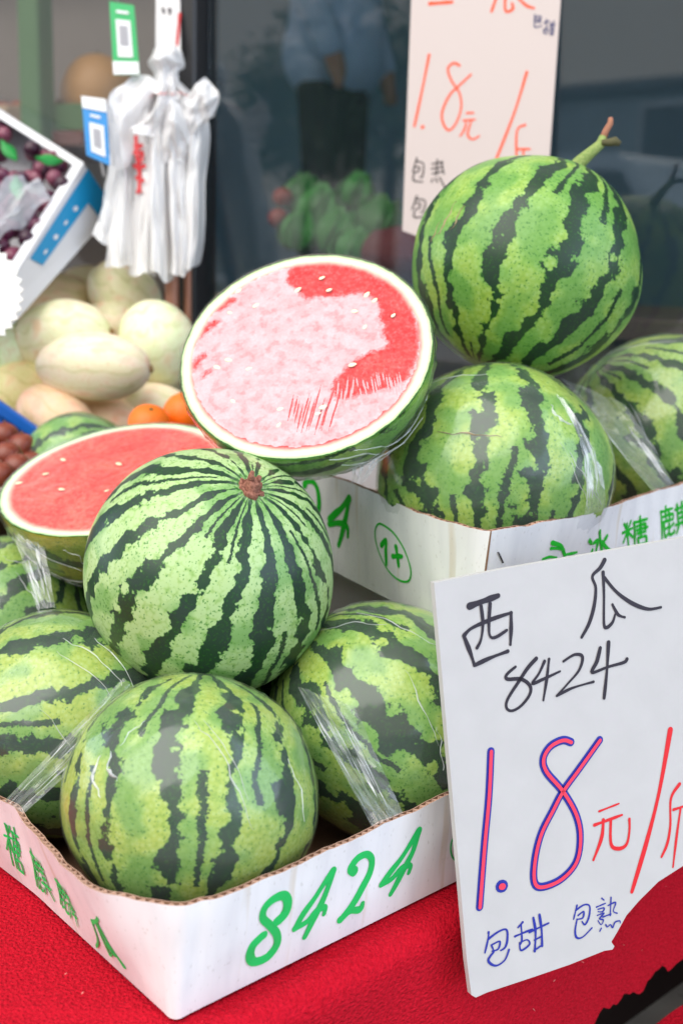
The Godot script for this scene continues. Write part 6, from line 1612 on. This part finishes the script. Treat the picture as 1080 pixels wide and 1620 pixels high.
		part("bag_handle", sheet_mesh(22, 22, func(u: float, v: float) -> Vector3:
			return net_point(net, u, v) - o + Vector3(0, 0, 0.004 * sin(u * 9.0 + v * 4.0 + i) + 0.014 * crumple.get_noise_3d(u * 0.12, v * 0.12, i * 3.0))), plastic, t)
		i += 1
	var post: Array = [Vector3(-0.2554, 0.7995, -1.6758), Vector3(-0.2670, 1.1587, -1.7588), Vector3(-0.2344, 0.8175, -1.6903), Vector3(-0.2443, 1.1247, -1.7612)]
	var stand := thing("bag_stand", "copper coloured two bar stand holding up the plastic bags", "stand")
	var copper := paint(Color(0.62, 0.42, 0.33), 0.4)
	copper.metallic = 0.3
	for k in 2:
		var st := start()
		var a: Vector3 = post[k * 2]
		var b: Vector3 = post[k * 2 + 1]
		tube(st, [Vector3(a.x, 0.0, a.z), a, b], [0.011 - 0.005 * k, 0.011 - 0.005 * k, 0.008 - 0.003 * k], 12)
		part("bar", done(st), copper, stand)
	var st_ := start()
	tube(st_, [post[1], post[1].lerp(post[3], 0.5), post[3]], [0.006, 0.006, 0.006], 8)
	part("cross_bar", done(st_), copper, stand)
	var hd: Array = [Vector3(-0.2899, 1.3125, -1.7635), Vector3(-0.2565, 1.3135, -1.7637), Vector3(-0.2506, 1.1883, -1.7348), Vector3(-0.2869, 1.1890, -1.7350)]
	var header := thing("bag_header", "white card strip with a red stroke above the hanging bags", "card", hd[0])
	part("card_sheet", slab(hd, 0.002), paint(Color(0.87, 0.86, 0.86), 0.6), header)
	var place := func(p: Vector2) -> Array: return [hd[0].lerp(hd[1], p.x).lerp(hd[3].lerp(hd[2], p.x), p.y) - hd[0], (hd[3] - hd[0]).cross(hd[1] - hd[0]).normalized()]
	part("red_stroke", strokes("5:0.98 0.58 0.93 0.72 0.86 0.92", place), paint(Color(0.75, 0.10, 0.14), 0.5), header)
	part("card_print", strokes("5:0.30 0.53 0.34 0.57;5:0.55 0.53 0.62 0.54;5:0.58 0.53 0.58 0.58", place), paint(Color(0.3, 0.28, 0.3), 0.5), header)
	# payment cards: plain panels where the printed code was
	for k in 2:
		var c: Array = [[Vector3(-0.3486, 1.2496, -1.7182), Vector3(-0.3138, 1.2454, -1.7172), Vector3(-0.3027, 1.1505, -1.6953), Vector3(-0.3392, 1.1493, -1.6950)], [Vector3(-0.3787, 1.1160, -1.6668), Vector3(-0.3444, 1.1128, -1.6661), Vector3(-0.3362, 1.0232, -1.6454), Vector3(-0.3691, 1.0367, -1.6485)]][k]
		var t := thing("payment_card", ["green payment card with a white panel hanging left of the bags", "blue payment card with a white panel by the corner of the grape carton"][k], "card", c[0])
		var tone := paint([Color(0.03, 0.66, 0.36), Color(0.03, 0.52, 0.80)][k], 0.35)
		part("card_sheet", slab(c, 0.002), tone, t)
		var nn: Vector3 = (c[3] - c[0]).cross(c[1] - c[0]).normalized()
		var patch := func(x0: float, y0: float, x1: float, y1: float, lift: float) -> ArrayMesh:
			var g := func(u: float, v: float) -> Vector3: return c[0].lerp(c[1], u).lerp(c[3].lerp(c[2], u), v) - c[0] + nn * lift
			return sheet_mesh(1, 1, func(u: float, v: float) -> Vector3: return g.call(lerpf(x0, x1, u), lerpf(y0, y1, v)))
		var white := paint(Color(0.90, 0.91, 0.92), 0.4)
		part("white_panel", patch.call(0.22, 0.24, 0.80, 0.76, 0.0012) if k == 0 else patch.call(0.24, 0.42, 0.84, 0.90, 0.0012), white, t)
		part("white_band", patch.call(0.0, 0.82, 1.0, 1.0, 0.0012) if k == 0 else patch.call(0.0, 0.0, 1.0, 0.20, 0.0012), white, t)
		part("grey_square", patch.call(0.34, 0.32, 0.68, 0.60, 0.002) if k == 0 else patch.call(0.38, 0.50, 0.70, 0.80, 0.002), paint(Color(0.62, 0.62, 0.65), 0.5), t)
		part("card_line", patch.call(0.26, 0.11, 0.76, 0.15, 0.0012) if k == 0 else patch.call(0.3, 0.28, 0.72, 0.32, 0.0012), white, t)
		var st := start()
		if k == 0:
			tube(st, [Vector3(0.012, 0.0, 0), Vector3(0.010, 0.5, -0.02), Vector3(0.01, 1.0, -0.1)], [0.0008, 0.0008, 0.0008], 6)
		else:
			tube(st, [(c[3] - c[0]) * 0.9 + (c[1] - c[0]) * 0.5 - nn * 0.004, (c[3] - c[0]) * 1.3 + (c[1] - c[0]) * 0.6 - nn * 0.01], [0.002, 0.002], 6)
		part("hanging_cord", done(st), paint(Color(0.7, 0.7, 0.7), 0.5), t)

func slab(c: Array, thick: float) -> ArrayMesh:
	var st := start(false)
	var n: Vector3 = (c[3] - c[0]).cross(c[1] - c[0]).normalized() * thick
	var f := []
	for p in c:
		f.append(p - c[0])
	quad(st, f[0], f[1], f[2], f[3])
	quad(st, f[3] - n, f[2] - n, f[1] - n, f[0] - n)
	for k in 4:
		var e := (k + 1) % 4
		quad(st, f[e], f[k], f[k] - n, f[e] - n)
	return done(st)
